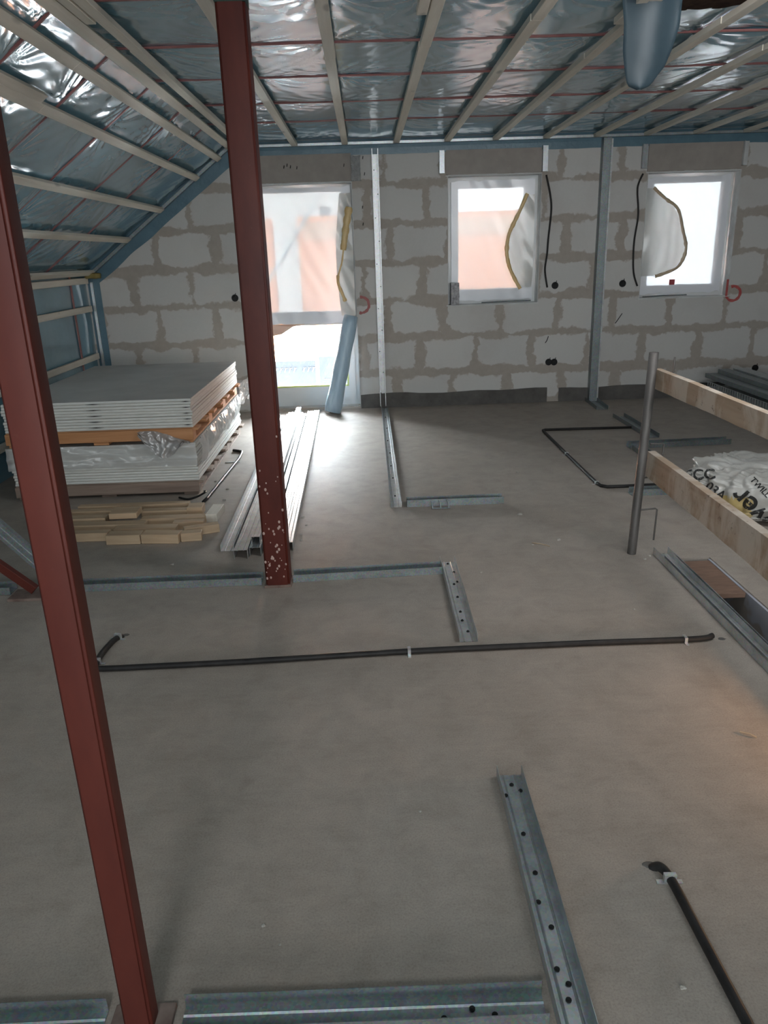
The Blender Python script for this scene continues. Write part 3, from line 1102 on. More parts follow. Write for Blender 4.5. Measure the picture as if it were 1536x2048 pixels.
# sockets in the wall
for (x, z, lb) in ((1.877, 1.155, 'round black socket box right of the middle window'), (1.843, 0.406, 'left one of the black socket pair low on the wall'),
                   (1.899, 0.404, 'right one of the black socket pair low on the wall'), (2.549, 1.152, 'round black socket box left of the far right window'),
                   (3.986, 0.272, 'black socket box low on the wall above the stacked profiles'), (-1.286, 1.137, 'dark socket box left of the red column')):
    t = thing('socket_box', lb, 'socket box', (x, WY, z), 'black socket boxes in the block wall')
    bm = bmesh.new()
    N = 20
    rr = [(0.034, -0.004), (0.034, 0.0), (0.028, 0.0), (0.028, -0.005), (0.034, -0.004)]
    r0 = None
    rings = []
    for (rad, yy) in ((0.034, 0.0), (0.034, -0.005), (0.028, -0.005), (0.027, -0.001)):
        rings.append([bm.verts.new((x + rad * math.cos(2 * PI * k / N), WY + yy, z + rad * math.sin(2 * PI * k / N))) for k in range(N)])
    for a, b in zip(rings[:-1], rings[1:]):
        for k in range(N):
            bm.faces.new((a[k], a[(k + 1) % N], b[(k + 1) % N], b[k]))
    bm.faces.new(rings[-1])
    obj('rim', bm, BLACK, t)
    bm = bmesh.new()
    tube(bm, smooth_path([(x - 0.01, WY - 0.003, z + 0.01), (x + 0.005, WY - 0.02, z + 0.03), (x + 0.012, WY - 0.012, z + 0.045)], 4), 0.0035, 6)
    obj('wire', bm, BLACK, t)

# black cables hanging beside the windows
for pts, lb in (([(1.745, WY - 0.03, 2.16), (1.79, WY - 0.02, 2.0), (1.808, WY - 0.02, 1.851), (1.79, WY - 0.02, 1.6), (1.783, WY - 0.02, 1.45), (1.768, WY - 0.02, 1.305), (1.797, WY - 0.02, 1.14)], 'black cable hanging right of the middle window'),
                ([(2.665, WY - 0.03, 2.145), (2.632, WY - 0.02, 2.06), (2.627, WY - 0.02, 1.982), (2.65, WY - 0.02, 1.781), (2.63, WY - 0.02, 1.55), (2.635, WY - 0.02, 1.35), (2.652, WY - 0.02, 1.23), (2.692, WY - 0.02, 1.125)], 'black cable hanging left of the far right window')):
    bm = bmesh.new()
    tube(bm, smooth_path(pts, 8), 0.0085, 8)
    tag(obj('cable', bm, RUBBER, None, True), lb, 'cable', 'cables beside the windows')
for pts, lb in (([(1.80, WY - 0.006, 0.60), (1.815, WY - 0.012, 0.625), (1.83, WY - 0.006, 0.665)], 'short dark wire end sticking out of the wall above the socket pair'),
                ([(2.50, WY - 0.006, 0.77), (2.52, WY - 0.012, 0.80), (2.565, WY - 0.006, 0.865)], 'short dark wire end sticking out of the wall under the far right window')):
    bm = bmesh.new()
    tube(bm, smooth_path(pts, 5), 0.004, 6)
    tag(obj('wire_end', bm, BLACK, None, True), lb, 'wire')


def paint_ring(x, z, r, a0, a1, mat, lb, wdt=0.013):
    bm = bmesh.new()
    prev = None
    n = 40
    for k in range(n + 1):
        a = a0 + (a1 - a0) * k / n
        ww = wdt * (1 + 0.5 * noise.noise(Vector((k * 0.3, x, 0))))
        rr_ = r * (1 + 0.06 * noise.noise(Vector((k * 0.2, x, 3))))
        q = [bm.verts.new((x + (rr_ - ww) * math.cos(a), WY - 0.0015, z + (rr_ - ww) * math.sin(a))), bm.verts.new((x + (rr_ + ww) * math.cos(a), WY - 0.0015, z + (rr_ + ww) * math.sin(a)))]
        if prev: bm.faces.new((prev[0], q[0], q[1], prev[1]))
        prev = q
    return tag(obj('paint_mark', bm, mat), lb, 'paint mark')


paint_ring(-0.045, 1.03, 0.075, -PI * 0.6, PI * 0.55, RINGPALE, 'faded red sprayed arc beside the balcony door')
paint_ring(3.668, 1.022, 0.07, -PI * 0.95, PI * 0.62, RINGRED, 'red sprayed ring at the lower right corner of the far right window')
tag(obj('paint_mark', bbox(3.585, 3.607, WY - 0.015, WY - 0.0125, 1.0, 1.16), RINGRED), 'red sprayed stripe on the reveal of the far right window', 'paint mark')

# little dark scuffs on the shutter boards: screws
for i, (x, z) in enumerate(((-0.72, 2.30), (-0.69, 2.315), (-0.66, 2.30), (-0.60, 2.29), (-0.16, 2.30), (0.02, 2.36), (0.03, 2.22), (0.0, 1.93), (0.0, 1.78))):
    bm = bmesh.new()
    tube(bm, [(x, WY - 0.014, z - 0.014), (x + 0.005, WY - 0.015, z + 0.012)], 0.004, 6)
    nl = ['first', 'second', 'third', 'fourth', 'fifth']
    lab = ('small dark nail in the board above the balcony door, %s from the left' % nl[i]) if i < 5 else 'small dark nail in the blocks right of the balcony door head, %s from the top' % nl[i - 5]
    tag(obj('nail', bm, BLACK), lab, 'nail', 'nails around the balcony door head')

# ---------------------------------------------------------------- outside
bm = bmesh.new()
box(bm, -9, -2.62 + 0.35, 20, 20.4, -4, 2.42)
fa = thing('facade_house', 'orange rendered house seen through the balcony door film', 'building', (-5, 20, -4))
obj('wall', bm, FACADE, fa)
bm = bmesh.new()
box(bm, -1.62, 5.3, 20, 20.4, -4, 2.44)
fb = thing('facade_house', 'orange rendered house seen through the middle window film', 'building', (2, 20, -4))
obj('wall', bm, FACADE, fb)
obj('parapet', bbox(-1.5, 5.3, 19.96, 20.02, 1.9, 2.3), M_simple('pale_orange_band', (0.42, 0.25, 0.16), (0.44, 0.27, 0.18), 2, 0.9, bump=0), fb)
fc = thing('facade_house', 'pale house with a small dark window behind the orange houses', 'building', (-1, 24, -4))
obj('wall', bbox(-6, 1.5, 28, 32, -4, 4.6), FACADE_W, fc)
obj('window_pane', bbox(-1.45, -1.13, 27.95, 28.01, 2.75, 3.1), DARKGL, fc)
bm = bmesh.new()
tube(bm, [(-5.425, 15, -4.0), (-0.75, 15, 2.6)], 0.035, 8)
tag(obj('scaffold_brace', bm, GALV_D), 'diagonal scaffold tube outside the balcony door', 'scaffold')
bm = bmesh.new()
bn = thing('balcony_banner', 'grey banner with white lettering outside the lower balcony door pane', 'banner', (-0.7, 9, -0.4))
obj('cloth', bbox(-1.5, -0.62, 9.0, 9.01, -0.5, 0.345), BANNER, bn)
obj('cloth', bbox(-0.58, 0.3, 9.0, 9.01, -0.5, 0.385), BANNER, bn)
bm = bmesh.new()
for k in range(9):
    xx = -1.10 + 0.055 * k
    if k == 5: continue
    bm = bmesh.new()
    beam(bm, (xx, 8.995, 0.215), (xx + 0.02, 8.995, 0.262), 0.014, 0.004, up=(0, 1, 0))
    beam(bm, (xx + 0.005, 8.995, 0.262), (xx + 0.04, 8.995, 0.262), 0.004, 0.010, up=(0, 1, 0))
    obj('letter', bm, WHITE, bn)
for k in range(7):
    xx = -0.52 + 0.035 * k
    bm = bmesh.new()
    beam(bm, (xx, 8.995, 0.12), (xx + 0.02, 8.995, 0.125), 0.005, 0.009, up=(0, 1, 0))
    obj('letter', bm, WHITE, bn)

# ================================================================= COLUMNS
def column(x, y, label, base_w, splash=False, top=2.66, half=0.0575, halfy=None):
    halfy = halfy or half
    t = thing('steel_column', label, 'column', (x, y, 0), 'red steel columns')
    bm = bmesh.new()
    box(bm, x - half, x + half, y - halfy, y + halfy, 0.012, top)
    vert_edges = [e for e in bm.edges if abs(e.verts[0].co.z - e.verts[1].co.z) > 1]
    bmesh.ops.bevel(bm, geom=vert_edges, offset=0.010 if half > 0.04 else 0.007, segments=4, affect='EDGES')
    sh_ = obj('shaft', bm, RED, t, True)
    sh_.modifiers.new('wn', 'WEIGHTED_NORMAL')
    obj('base_plate', bbox(x - half - base_w, x + half + base_w, y - halfy - base_w * 0.5, y + halfy + base_w * 0.4, 0.0, 0.013, 0.002), RUSTY, t)
    return t


col1 = column(-0.472, 3.385, 'red steel column standing in the middle of the room', 0.008)
bm = bmesh.new()
random.seed(5)
for k in range(46):
    z = 0.05 + abs(random.gauss(0, 0.22))
    x = -0.472 + random.uniform(-0.05, 0.05)
    r_ = random.uniform(0.002, 0.006)
    n = 7
    c0 = bm.verts.new((x, 3.3255, z))
    ring = [bm.verts.new((x + r_ * math.cos(2 * PI * i / n), 3.3268, z + 1.4 * r_ * math.sin(2 * PI * i / n))) for i in range(n)]
    for i in range(n):
        bm.faces.new((c0, ring[i], ring[(i + 1) % n]))
tag(obj('plaster_splash', bm, SPLASH, col1), 'pale plaster splashes')
bm = bmesh.new()
box(bm, -0.472 - 0.0585, -0.472 + 0.0585, 3.385 - 0.0585, 3.385 + 0.0585, 2.42, 2.55)
tag(obj('cap_wrap', bm, GREENCAP, col1), 'dark green wrap at the column head')
col2 = column(-0.5195, 1.154, 'red steel column in the left foreground, nearest to the viewer', 0.034, half=0.0295, halfy=0.024)

# third column foot with diagonal brace at the left
t = thing('diagonal_brace', 'red diagonal steel brace on a base plate behind the foreground column', 'steel brace', (-1.66, 3.34, 0))
obj('base_plate', bbox(-1.745, -1.58, 3.28, 3.40, 0.0, 0.014, 0.002), RUSTY, t)
obj('strut', beam_bm((-1.635, 3.345, 0.03), (-2.55, 3.345, 0.88), 0.04, 0.035, up=(0, 1, 0)), RED, t)
bm = bmesh.new()
extrude_profile(bm, u_prof(0.07, 0.03), (-1.60, 3.47, 0.045), (-2.35, 3.47, 0.93), up=(0, 1, 0))
tag(obj('leaning_channel', bm, GALV_D), 'galvanised channel leaning along the red diagonal brace', 'metal profile')

# ================================================================= FLOOR TRACKS
def track(p0, p1, wd, h, label, mat=GALV, screws=(), n=14, wob=0.004, z=0.001, tilt=None):
    t = thing('floor_track', label, 'metal profile', ((p0[0] + p1[0]) / 2, (p0[1] + p1[1]) / 2, 0), 'galvanised floor tracks')
    bm = bmesh.new()
    extrude_profile(bm, u_prof(wd, h), (p0[0], p0[1], z), (p1[0], p1[1], z), n=n, wob=wob)
    obj('channel', bm, mat, t)
    a = Vector((p1[0] - p0[0], p1[1] - p0[1], 0))
    s = Vector((a.y, -a.x, 0)).normalized()
    for (f, o_) in screws:
        p = Vector((p0[0], p0[1], 0)) + a * f + s * (o_ * wd)
        bm = bmesh.new()
        cyl(bm, (p.x, p.y, z + 0.001), 0.0065, 0.0035, 'Z', 10)
        cyl(bm, (p.x, p.y, z + 0.004), 0.0035, 0.004, 'Z', 6)
        obj('screw', bm, BLACK, t)
    return t


GRP = 'galvanised floor tracks'
track((0.378, 1.888), (0.372, 0.98), 0.075, 0.038, 'long floor track in the right foreground pointing away from the viewer',
      screws=[(0.05, 0), (0.08, -0.28), (0.10, 0.33), (0.27, 0.05), (0.42, 0.0), (0.52, 0.15), (0.60, -0.05), (0.72, 0.12), (0.76, -0.1), (0.80, 0.02), (0.87, 0.0)])
track((-0.437, 1.150), (0.318, 1.143), 0.075, 0.038, 'floor track crossing the bottom edge of the view beside the foreground column', GALV_D,
      screws=[(0.72, 0.15), (0.80, -0.1), (0.86, 0.1)])
track((-1.15, 1.148), (-0.60, 1.150), 0.075, 0.038, 'floor track at the bottom left corner, left of the foreground column', GALV_D)
tk = track((0.366, 3.556), (0.366, 2.720), 0.075, 0.036, 'short floor track with black screws ending near the black conduit',
           GALV_B, screws=[(0.03, 0.0), (0.16, -0.25), (0.30, -0.28), (0.33, -0.05), (0.5, -0.05), (0.68, 0.02), (0.78, 0.05), (0.9, -0.1)])
track((-0.405, 3.415), (0.325, 3.448), 0.075, 0.038, 'floor track running right from the middle column', GALV_D)
track((-1.585, 3.40), (-0.555, 3.40), 0.075, 0.038, 'floor track running left from the middle column', GALV_D)
track((-2.45, 3.40), (-1.765, 3.40), 0.075, 0.038, 'floor track beyond the diagonal brace at the left edge', GALV_D)
track((0.152, 7.70), (0.143, 4.470), 0.068, 0.036, 'very long floor track running from the left wall stud toward the viewer', GALV,
      screws=[(0.15, 0), (0.3, 0), (0.45, 0.1), (0.58, 0), (0.7, 0.05), (0.8, 0), (0.93, 0)])
tk2 = track((0.21, 4.50), (0.815, 4.50), 0.070, 0.045, 'short cross track with a wire clip in the middle of the floor', GALV_D)
bm = bmesh.new()
for dx in (0, 0.05, 0.10):
    tube(bm, [(0.36 + dx, 4.455, 0.04), (0.36 + dx, 4.44, 0.045), (0.365 + dx, 4.42, 0.02), (0.365 + dx, 4.41, 0.004)], 0.0035, 6)
beam(bm, (0.36, 4.412, 0.006), (0.475, 4.412, 0.006), 0.018, 0.004)
obj('hanger_clip', bm, GALV_D, tk2)
track((2.285, 7.70), (2.265, 7.23), 0.115, 0.036, 'floor track at the foot of the right wall stud', GALV_D)
track((2.31, 6.88), (2.32, 6.02), 0.105, 0.036, 'floor track behind the guard rail post, pointing at the wall', GALV_D)
track((2.02, 5.735), (2.83, 5.77), 0.085, 0.042, 'floor track crossing behind the guard rail, the longer one of two', GALV_D)
track((2.07, 5.66), (2.06, 5.10), 0.085, 0.036, 'short floor track hidden mostly by the guard rail post', GALV_D)
track((1.64, 4.55), (2.1, 4.56), 0.070, 0.042, 'floor track crossing under the lower guard rail board', GALV_D)
# channel along the stair opening
t = thing('stair_edge_track', 'long galvanised channel lying along the stair opening beside the guard rail', 'metal profile', (1.47, 2.5, 0))
bm = bmesh.new()
extrude_profile(bm, u_prof(0.075, 0.040), (1.462, 3.56, 0.001), (1.462, 0.6, 0.001), n=16, wob=0.004)
obj('channel', bm, GALV, t)
bm = bmesh.new()
extrude_profile(bm, u_prof(0.050, 0.028), (1.468, 3.46, 0.008), (1.466, 0.6, 0.008), n=16, wob=0.003)
obj('inner_channel', bm, GALV_B, t)

# wall studs
bm = bmesh.new()
extrude_profile(bm, c_prof(0.062, 0.045), (0.140, WY - 0.002, 0.02), (0.135, WY - 0.002, 2.43), up=(0, -1, 0))
st = thing('wall_stud', 'bright galvanised stud standing on the wall right of the balcony door', 'metal profile', (0.14, WY, 0))
obj('channel', bm, GALV_B, st)
for k in range(11):
    bm = bmesh.new()
    cyl(bm, (0.122 + 0.03 * (k % 2), WY - 0.009, 0.15 + k * 0.21), 0.005, 0.006, 'Y', 8)
    obj('screw', bm, BLACK, st)
bm = bmesh.new()
extrude_profile(bm, c_prof(0.098, 0.060), (2.305, WY - 0.002, 0.0), (2.305, WY - 0.002, 2.46), up=(0, -1, 0))
st2 = thing('wall_stud', 'wide dull galvanised stud between the two windows', 'metal profile', (2.305, WY, 0))
bm.free()
bm = bmesh.new()
box(bm, 2.258, 2.335, WY - 0.075, WY - 0.073, 0.0, 2.46)
box(bm, 2.333, 2.335, WY - 0.075, WY - 0.002, 0.0, 2.46)
box(bm, 2.258, 2.260, WY - 0.075, WY - 0.002, 0.0, 2.46)
obj('channel', bm, GALV_D, st2)
bm = bmesh.new()
box(bm, 2.335, 2.352, WY - 0.070, WY - 0.003, 0.0, 2.45)
obj('edge_lip', bm, GALV_B, st2)

# ================================================================= BATTENS
def ordinal(i):
    return ['first', 'second', 'third', 'fourth', 'fifth', 'sixth', 'seventh', 'eighth', 'ninth', 'tenth', 'eleventh', 'twelfth', 'thirteenth', 'fourteenth'][i]


vis = [b for b in BX if b < 5.2]
for i, x in enumerate(vis):
    bm = bmesh.new()
    # two lengths spliced end to end with slightly different heights
    ysp = 4.3 + 1.3 * noise.noise(Vector((x * 3, 1, 1)))
    xo = 0.004 * noise.noise(Vector((x, 4, 4)))
    beam(bm, (x, WY - 0.04, ZC + 0.014), (x + xo, ysp, ZC + 0.014), 0.055, 0.028)
    bat = thing('ceiling_batten', 'pale pine batten under the flat ceiling, %s counted from the left' % ordinal(i), 'batten', (x, 4.5, ZC), 'battens under the flat ceiling')
    obj('front_length', bm, BATTEN, bat)
    obj('rear_length', beam_bm((x + xo + 0.004, ysp - 0.001, ZC + 0.014), (x + 0.01, -2.5, ZC + 0.014), 0.055, 0.028), BATTEN, bat)
    if i in (0, 3, 5):
        yy = 3.75 if i != 5 else 3.98
        obj('splice_piece', beam_bm((x - 0.052, yy, ZC + 0.010), (x - 0.052, yy - 0.75, ZC + 0.010), 0.045, 0.030), BATTEN, bat)
PL = Vector((SX0, 0, ZC))
for i, s in enumerate([-0.02] + SB):
    p = Vector((SX0, 0, SZ0 - 0.02)) + dirv * (s + 0.02) + nin * 0.012
    bat = thing('slope_batten', 'pale pine batten on the sloping roof, %s down from the ridge side' % ordinal(i), 'batten', (p.x, 4.5, p.z), 'battens on the sloping roof')
    ysp = 4.1 + 0.9 * noise.noise(Vector((s * 5, 8, 1)))
    obj('front_length', beam_bm((p.x, WY - 0.04, p.z), (p.x, ysp, p.z), 0.055, 0.028, up=nin), BATTEN, bat)
    obj('rear_length', beam_bm((p.x, ysp - 0.001, p.z), (p.x, -1.0, p.z), 0.055, 0.028, up=nin), BATTEN, bat)
    if i == 2:
        obj('splice_piece', beam_bm((p.x - 0.0, 4.1, p.z - 0.0) if False else (p.x + 0.05 * -dirv.x * 1.0, 4.05, p.z - 0.05 * dirv.z), (p.x - 0.05 * dirv.x, 3.5, p.z - 0.05 * dirv.z), 0.045, 0.028, up=nin), BATTEN, bat)
for i, z in enumerate((1.345, 1.085, 0.63, 0.25)):
    tag(obj('knee_wall_batten', beam_bm((XL + 0.014, WY - 0.06, z), (XL + 0.014, 2.0, z), 0.028, 0.055), BATTEN),
        'pale pine batten on the knee wall, %s from the top' % ordinal(i), 'batten', 'battens on the knee wall')
bm = bmesh.new()
box(bm, XL + 0.02, XL + 0.16, WY - 0.12, WY - 0.045, 1.365, 1.410)
bmesh.ops.subdivide_edges(bm, edges=bm.edges[:], cuts=4, use_grid_fill=True)
for v in bm.verts: v.co += noise.noise_vector(v.co * 18) * 0.016
tag(obj('mounting_foam', bm, YFOAM, None, True), 'ochre mounting foam lump in the corner where slope meets knee wall', 'foam')

# hanging flap of film
bm = bmesh.new()
outl = [(1.13, 2.50), (1.145, 2.40), (1.150, 2.30), (1.165, 2.22), (1.180, 2.165), (1.235, 2.145), (1.285, 2.165), (1.31, 2.20), (1.345, 2.24), (1.372, 2.31), (1.392, 2.39), (1.395, 2.50)]
zt = [2.50, 2.44, 2.38, 2.32, 2.26, 2.22, 2.18, 2.155]


def edge_x(side, z):
    pts = outl[:6] if side == 0 else outl[5:]
    pts = sorted(pts, key=lambda p: p[1])
    for a, b in zip(pts[:-1], pts[1:]):
        if a[1] <= z <= b[1]:
            return a[0] + (b[0] - a[0]) * (z - a[1]) / (b[1] - a[1])
    return pts[-1][0] if z > pts[-1][1] else pts[0][0]


g = []
for j in range(25):
    z = 2.50 - (2.50 - 2.148) * j / 24
    a, b = edge_x(0, z), edge_x(1, z)
    g.append([bm.verts.new((a + (b - a) * i / 14, 3.70 + 0.03 * noise.noise(Vector(((a + (b - a) * i / 14) * 7, 0, z * 3))) - 0.02 * math.sin(i / 14 * PI), z)) for i in range(15)])
for a, b in zip(g[:-1], g[1:]):
    for i in range(14):
        bm.faces.new((a[i], a[i + 1], b[i + 1], b[i]))
r = bmesh.ops.solidify(bm, geom=bm.faces[:], thickness=0.0015)
FLAP = M_simple('blue_grey_film_flap', (0.045, 0.075, 0.095), (0.065, 0.105, 0.13), 6, 0.42, bump=0.2)
tag(obj('film_flap', bm, FLAP, None, True), 'blue grey flap of vapour film hanging down from the ceiling', 'plastic film')

# ================================================================= GYPSUM STACKS
SXa, SXb, SYa, SYb = -2.40, -1.17, 4.92, 6.75


def pallet(z0, h, mat, label):
    t = thing('pallet', label, 'pallet', ((SXa + SXb) / 2, (SYa + SYb) / 2, z0), 'pallets under the plasterboard')
    bt = 0.018
    for k in range(7):
        y0 = SYa + k * (SYb - SYa - 0.12) / 6
        obj('deck_board', bbox(SXa, SXb + 0.03, y0, y0 + 0.12, z0 + h - bt, z0 + h, 0.002), mat, t)
    for k in range(3):
        for q in range(4):
            cx = SXa + 0.06 + k * (SXb - SXa - 0.12) / 2
            cy = SYa + 0.06 + q * (SYb - SYa - 0.12) / 3
            obj('block', bbox(cx - 0.05, cx + 0.05, cy - 0.06, cy + 0.06, z0 + bt * (0.8), z0 + h - bt, 0.002), mat, t)
    for k in range(3):
        cx = SXa + 0.06 + k * (SXb - SXa - 0.12) / 2
        obj('bottom_board', bbox(cx - 0.05, cx + 0.05, SYa, SYb, z0, z0 + bt * 0.8, 0.002), mat, t)
    # the side facing the room is one rail board
    obj('side_rail', bbox(SXa, SXb, SYa - 0.018, SYa, z0 + h - 0.075, z0 + h - 0.004, 0.002), mat, t)
    return t


def wavy_board(z, th, label, grp, seed):
    ox = random.uniform(-0.006, 0.006)
    oy = random.uniform(-0.006, 0.006)
    bm = bmesh.new()
    # bevelled long edges (tapered board)
    prof = [(SYa + oy + 0.004, z), (SYb + oy - 0.004, z), (SYb + oy, z + th * 0.35), (SYb + oy - 0.006, z + th), (SYa + oy + 0.006, z + th), (SYa + oy, z + th * 0.35)]
    r0 = [bm.verts.new((SXa + ox, a, b)) for a, b in prof]
    r1 = [bm.verts.new((SXb + ox, a, b)) for a, b in prof]
    for k in range(6):
        j = (k + 1) % 6
        f = bm.faces.new((r0[k], r0[j], r1[j], r1[k]))
        f.material_index = 1 if k in (0, 3) else 0
    bm.faces.new(r0[::-1])
    bm.faces.new(r1)
    return tag(obj('plasterboard_sheet', bm, [GYPSUM, CARD]), label, 'plasterboard', grp)


def gap_shade(sheet, z, spots):  # gaps at the sheet edges, their shade put in as black diamonds
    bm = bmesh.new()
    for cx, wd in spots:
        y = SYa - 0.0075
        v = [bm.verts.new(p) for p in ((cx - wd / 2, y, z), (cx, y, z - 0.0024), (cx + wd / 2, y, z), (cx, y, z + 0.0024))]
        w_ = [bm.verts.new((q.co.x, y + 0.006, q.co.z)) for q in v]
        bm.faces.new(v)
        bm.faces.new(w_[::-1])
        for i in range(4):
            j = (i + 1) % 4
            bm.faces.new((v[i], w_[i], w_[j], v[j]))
        obj('edge_gap_shade', bm, BLACK, sheet)
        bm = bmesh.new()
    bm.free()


random.seed(11)
pallet(0.0, 0.095, PALLET_G, 'grey brown wooden pallet on the floor under the lower plasterboard stack')
N1 = 14
for k in range(N1):
    wavy_board(0.096 + k * 0.0186, 0.0168, 'plasterboard sheet in the lower stack, %s from the bottom' % ordinal(k), 'sheets of the lower plasterboard stack', k)
Z2 = 0.096 + N1 * 0.0186 + 0.003
pallet(Z2, 0.098, PALLET_O, 'orange wooden pallet between the two plasterboard stacks')
Z3 = Z2 + 0.099
NU = 10
for k in range(NU):
    sh_ = wavy_board(Z3 + k * 0.0193, 0.0172, 'plasterboard sheet in the upper stack, %s from the top' % ordinal(NU - 1 - k), 'sheets of the upper plasterboard stack', k + 40)
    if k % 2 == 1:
        gap_shade(sh_, Z3 + k * 0.0193 + 0.001, ((-1.80, 0.10), (-1.20, 0.05)))
# pallet wrap
def wrap_sheet(name, fn, nu, nv, label, mat=WRAP, group=None):
    bm = bmesh.new()
    g = [[bm.verts.new(fn(i / nu, j / nv)) for i in range(nu + 1)] for j in range(nv + 1)]
    for a, b in zip(g[:-1], g[1:]):
        for i in range(nu):
            bm.faces.new((a[i], a[i + 1], b[i + 1], b[i]))
    return tag(obj(name, bm, mat, None, True), label, 'plastic film', group)


ZT1 = 0.096 + N1 * 0.0186


def front_wrap(u, v):
    x = SXa - 0.01 + (SXb - SXa + 0.02) * u
    zlow = 0.205 + 0.02 * noise.noise(Vector((u * 5, 1, 0)))
    z = ZT1 + 0.005 - (ZT1 - zlow) * v
    y = SYa - 0.014 - 0.012 * v - 0.012 * (noise.noise(Vector((u * 7, v * 3, 0))) + 0.5) - 0.006 * abs(noise.noise(Vector((u * 22 + v * 7, v * 6, 2))))
    return (x, y, z)


wrap_sheet('pallet_wrap', front_wrap, 90, 16, 'slack clear wrap over the front edge of the lower plasterboard stack')


def side_wrap(u, v):
    y = SYa - 0.01 + (SYb - SYa + 0.05) * u
    zt_ = ZT1 + 0.02 + 0.012 * noise.noise(Vector((u * 12, 5, 0)))
    zl = 0.20 + 0.05 * noise.noise(Vector((u * 6, 9, 0))) + 0.06 * u
    z = zt_ + (zl - zt_) * v
    x = SXb + 0.026 + 0.022 * math.sin(v * PI) + 0.020 * noise.noise(Vector((u * 26 + v * 2, v * 1.5, 0))) + 0.010 * abs(noise.noise(Vector((u * 50, v * 3, 1))))
    return (x, y, z)


SHINY = mat_film('shiny_pallet_wrap', (0.85, 0.83, 0.80), 0.30, 0.35, 0.10)
wrap_sheet('pallet_wrap', side_wrap, 160, 24, 'crinkled shiny wrap on the right side of the lower plasterboard stack', SHINY)


def tail_wrap(u, v):
    a = u * 0.22
    y = SYb - 0.05 + a * 0.9
    x = SXb + 0.02 + a * 0.55 + 0.02 * noise.noise(Vector((u * 9, v * 9, 4)))
    z = 0.46 - 0.17 * v + 0.03 * noise.noise(Vector((u * 7, v * 5, 8))) + 0.05 * u
    return (x, y + 0.02 * noise.noise(Vector((u * 12, v * 6, 1))), z)


wrap_sheet('pallet_wrap', tail_wrap, 24, 16, 'loose bunch of shiny wrap sticking out at the rear corner of the stack', SHINY)


def rag_wrap(u, v):
    x = -1.52 + 0.33 * u + 0.02 * noise.noise(Vector((v * 6, u * 3, 0)))
    top = 0.452 - 0.09 * max(0, u - 0.3) * 1.3
    bot = top - (0.15 * math.sin(PI * min(1, u * 1.15 + 0.02)) ** 0.8 + 0.01) * (1 if u < 0.9 else 0.5)
    z = top + (bot - top) * v
    y = SYa - 0.035 - 0.03 * v - 0.015 * noise.noise(Vector((u * 12, v * 4, 3)))
    return (x, y, z)


GREYWRAP = mat_film('grey_cloudy_wrap', (0.42, 0.41, 0.40), 0.25, 0.25, 0.2)
wrap_sheet('pallet_wrap', rag_wrap, 36, 14, 'torn cloudy flap of wrap hanging over the orange pallet front', GREYWRAP)

# ================================================================= OFFCUTS
OC = [(-1.517, 4.59, 0.70, 0.050, 0.05, 0, 0, 'long pine offcut at the back of the pile', 0),
      (-1.108, 4.50, 0.095, 0.10, 0.055, 2, 0, 'square pine block near the back right of the pile', 0),
      (-1.754, 4.505, 0.34, 0.055, 0.045, -1, 0, 'pine offcut at the back left of the pile', 0),
      (-1.503, 4.37, 0.165, 0.13, 0.035, 1, 0.046, 'broad flat pine block lying on top of the pile', 0),
      (-1.291, 4.47, 0.286, 0.06, 0.045, -1, 0, 'mid length pine offcut behind the broad block', 0),
      (-1.76, 4.36, 0.29, 0.075, 0.05, 0, 0, 'thick pine offcut at the left of the pile', 0),
      (-1.204, 4.325, 0.387, 0.07, 0.045, 0, 0, 'long pine offcut in the middle right of the pile', 0),
      (-1.582, 4.245, 0.47, 0.075, 0.045, -1, 0, 'long pine offcut in the middle left of the pile', 0),
      (-1.094, 4.235, 0.182, 0.055, 0.045, 3, 0, 'short pine offcut behind the angled block', 0),
      (-1.326, 4.16, 0.36, 0.07, 0.045, -1, 0, 'pine offcut in the centre of the pile', 0),
      (-1.000, 4.13, 0.20, 0.055, 0.05, 20, 0, 'angled pine block at the right end of the pile', 0),
      (-1.70, 4.09, 0.37, 0.06, 0.05, -1, 0, 'pine offcut at the front left of the pile', 0),
      (-1.41, 4.03, 0.193, 0.08, 0.055, -2, 0, 'thick pine block at the front middle of the pile', 0),
      (-1.20, 4.02, 0.215, 0.08, 0.055, -6, 0, 'thick pine block at the front of the pile, right of the middle', 0),
      (-1.035, 4.03, 0.115, 0.06, 0.05, 6, 0, 'small pine block at the front right of the pile', 0),
      (-0.975, 4.42, 0.07, 0.20, 0.05, -3, 0.0, 'bright pale block lying lengthwise at the right of the pile', 1)]
for i, (x, y, l, d, h, ang, z, lb, pale) in enumerate(OC):
    bm = bmesh.new()
    box(bm, -l / 2, l / 2, -d / 2, d / 2, 0, h)
    bmesh.ops.bevel(bm, geom=bm.edges[:], offset=0.0025, segments=1, affect='EDGES')
    o = obj('timber_offcut', bm, OFFCUT_W if pale else OFFCUT)
    o.location = (x, y, z + 0.001)
    o.rotation_euler = (0, 0, R(ang))
    tag(o, lb, 'wood offcut', 'pine offcuts in front of the pallets')

# ================================================================= PROFILE BUNDLE
random.seed(3)
def prof_obj(name, prof, p0, p1, mat, label, up=(0, 0, 1), wob=0.0, dark=False):
    bm = bmesh.new()
    extrude_profile(bm, prof, p0, p1, up=up, n=12, wob=wob)
    o = obj(name, bm, mat)
    return tag(o, label, 'metal profile', 'bundle of long profiles beside the column')


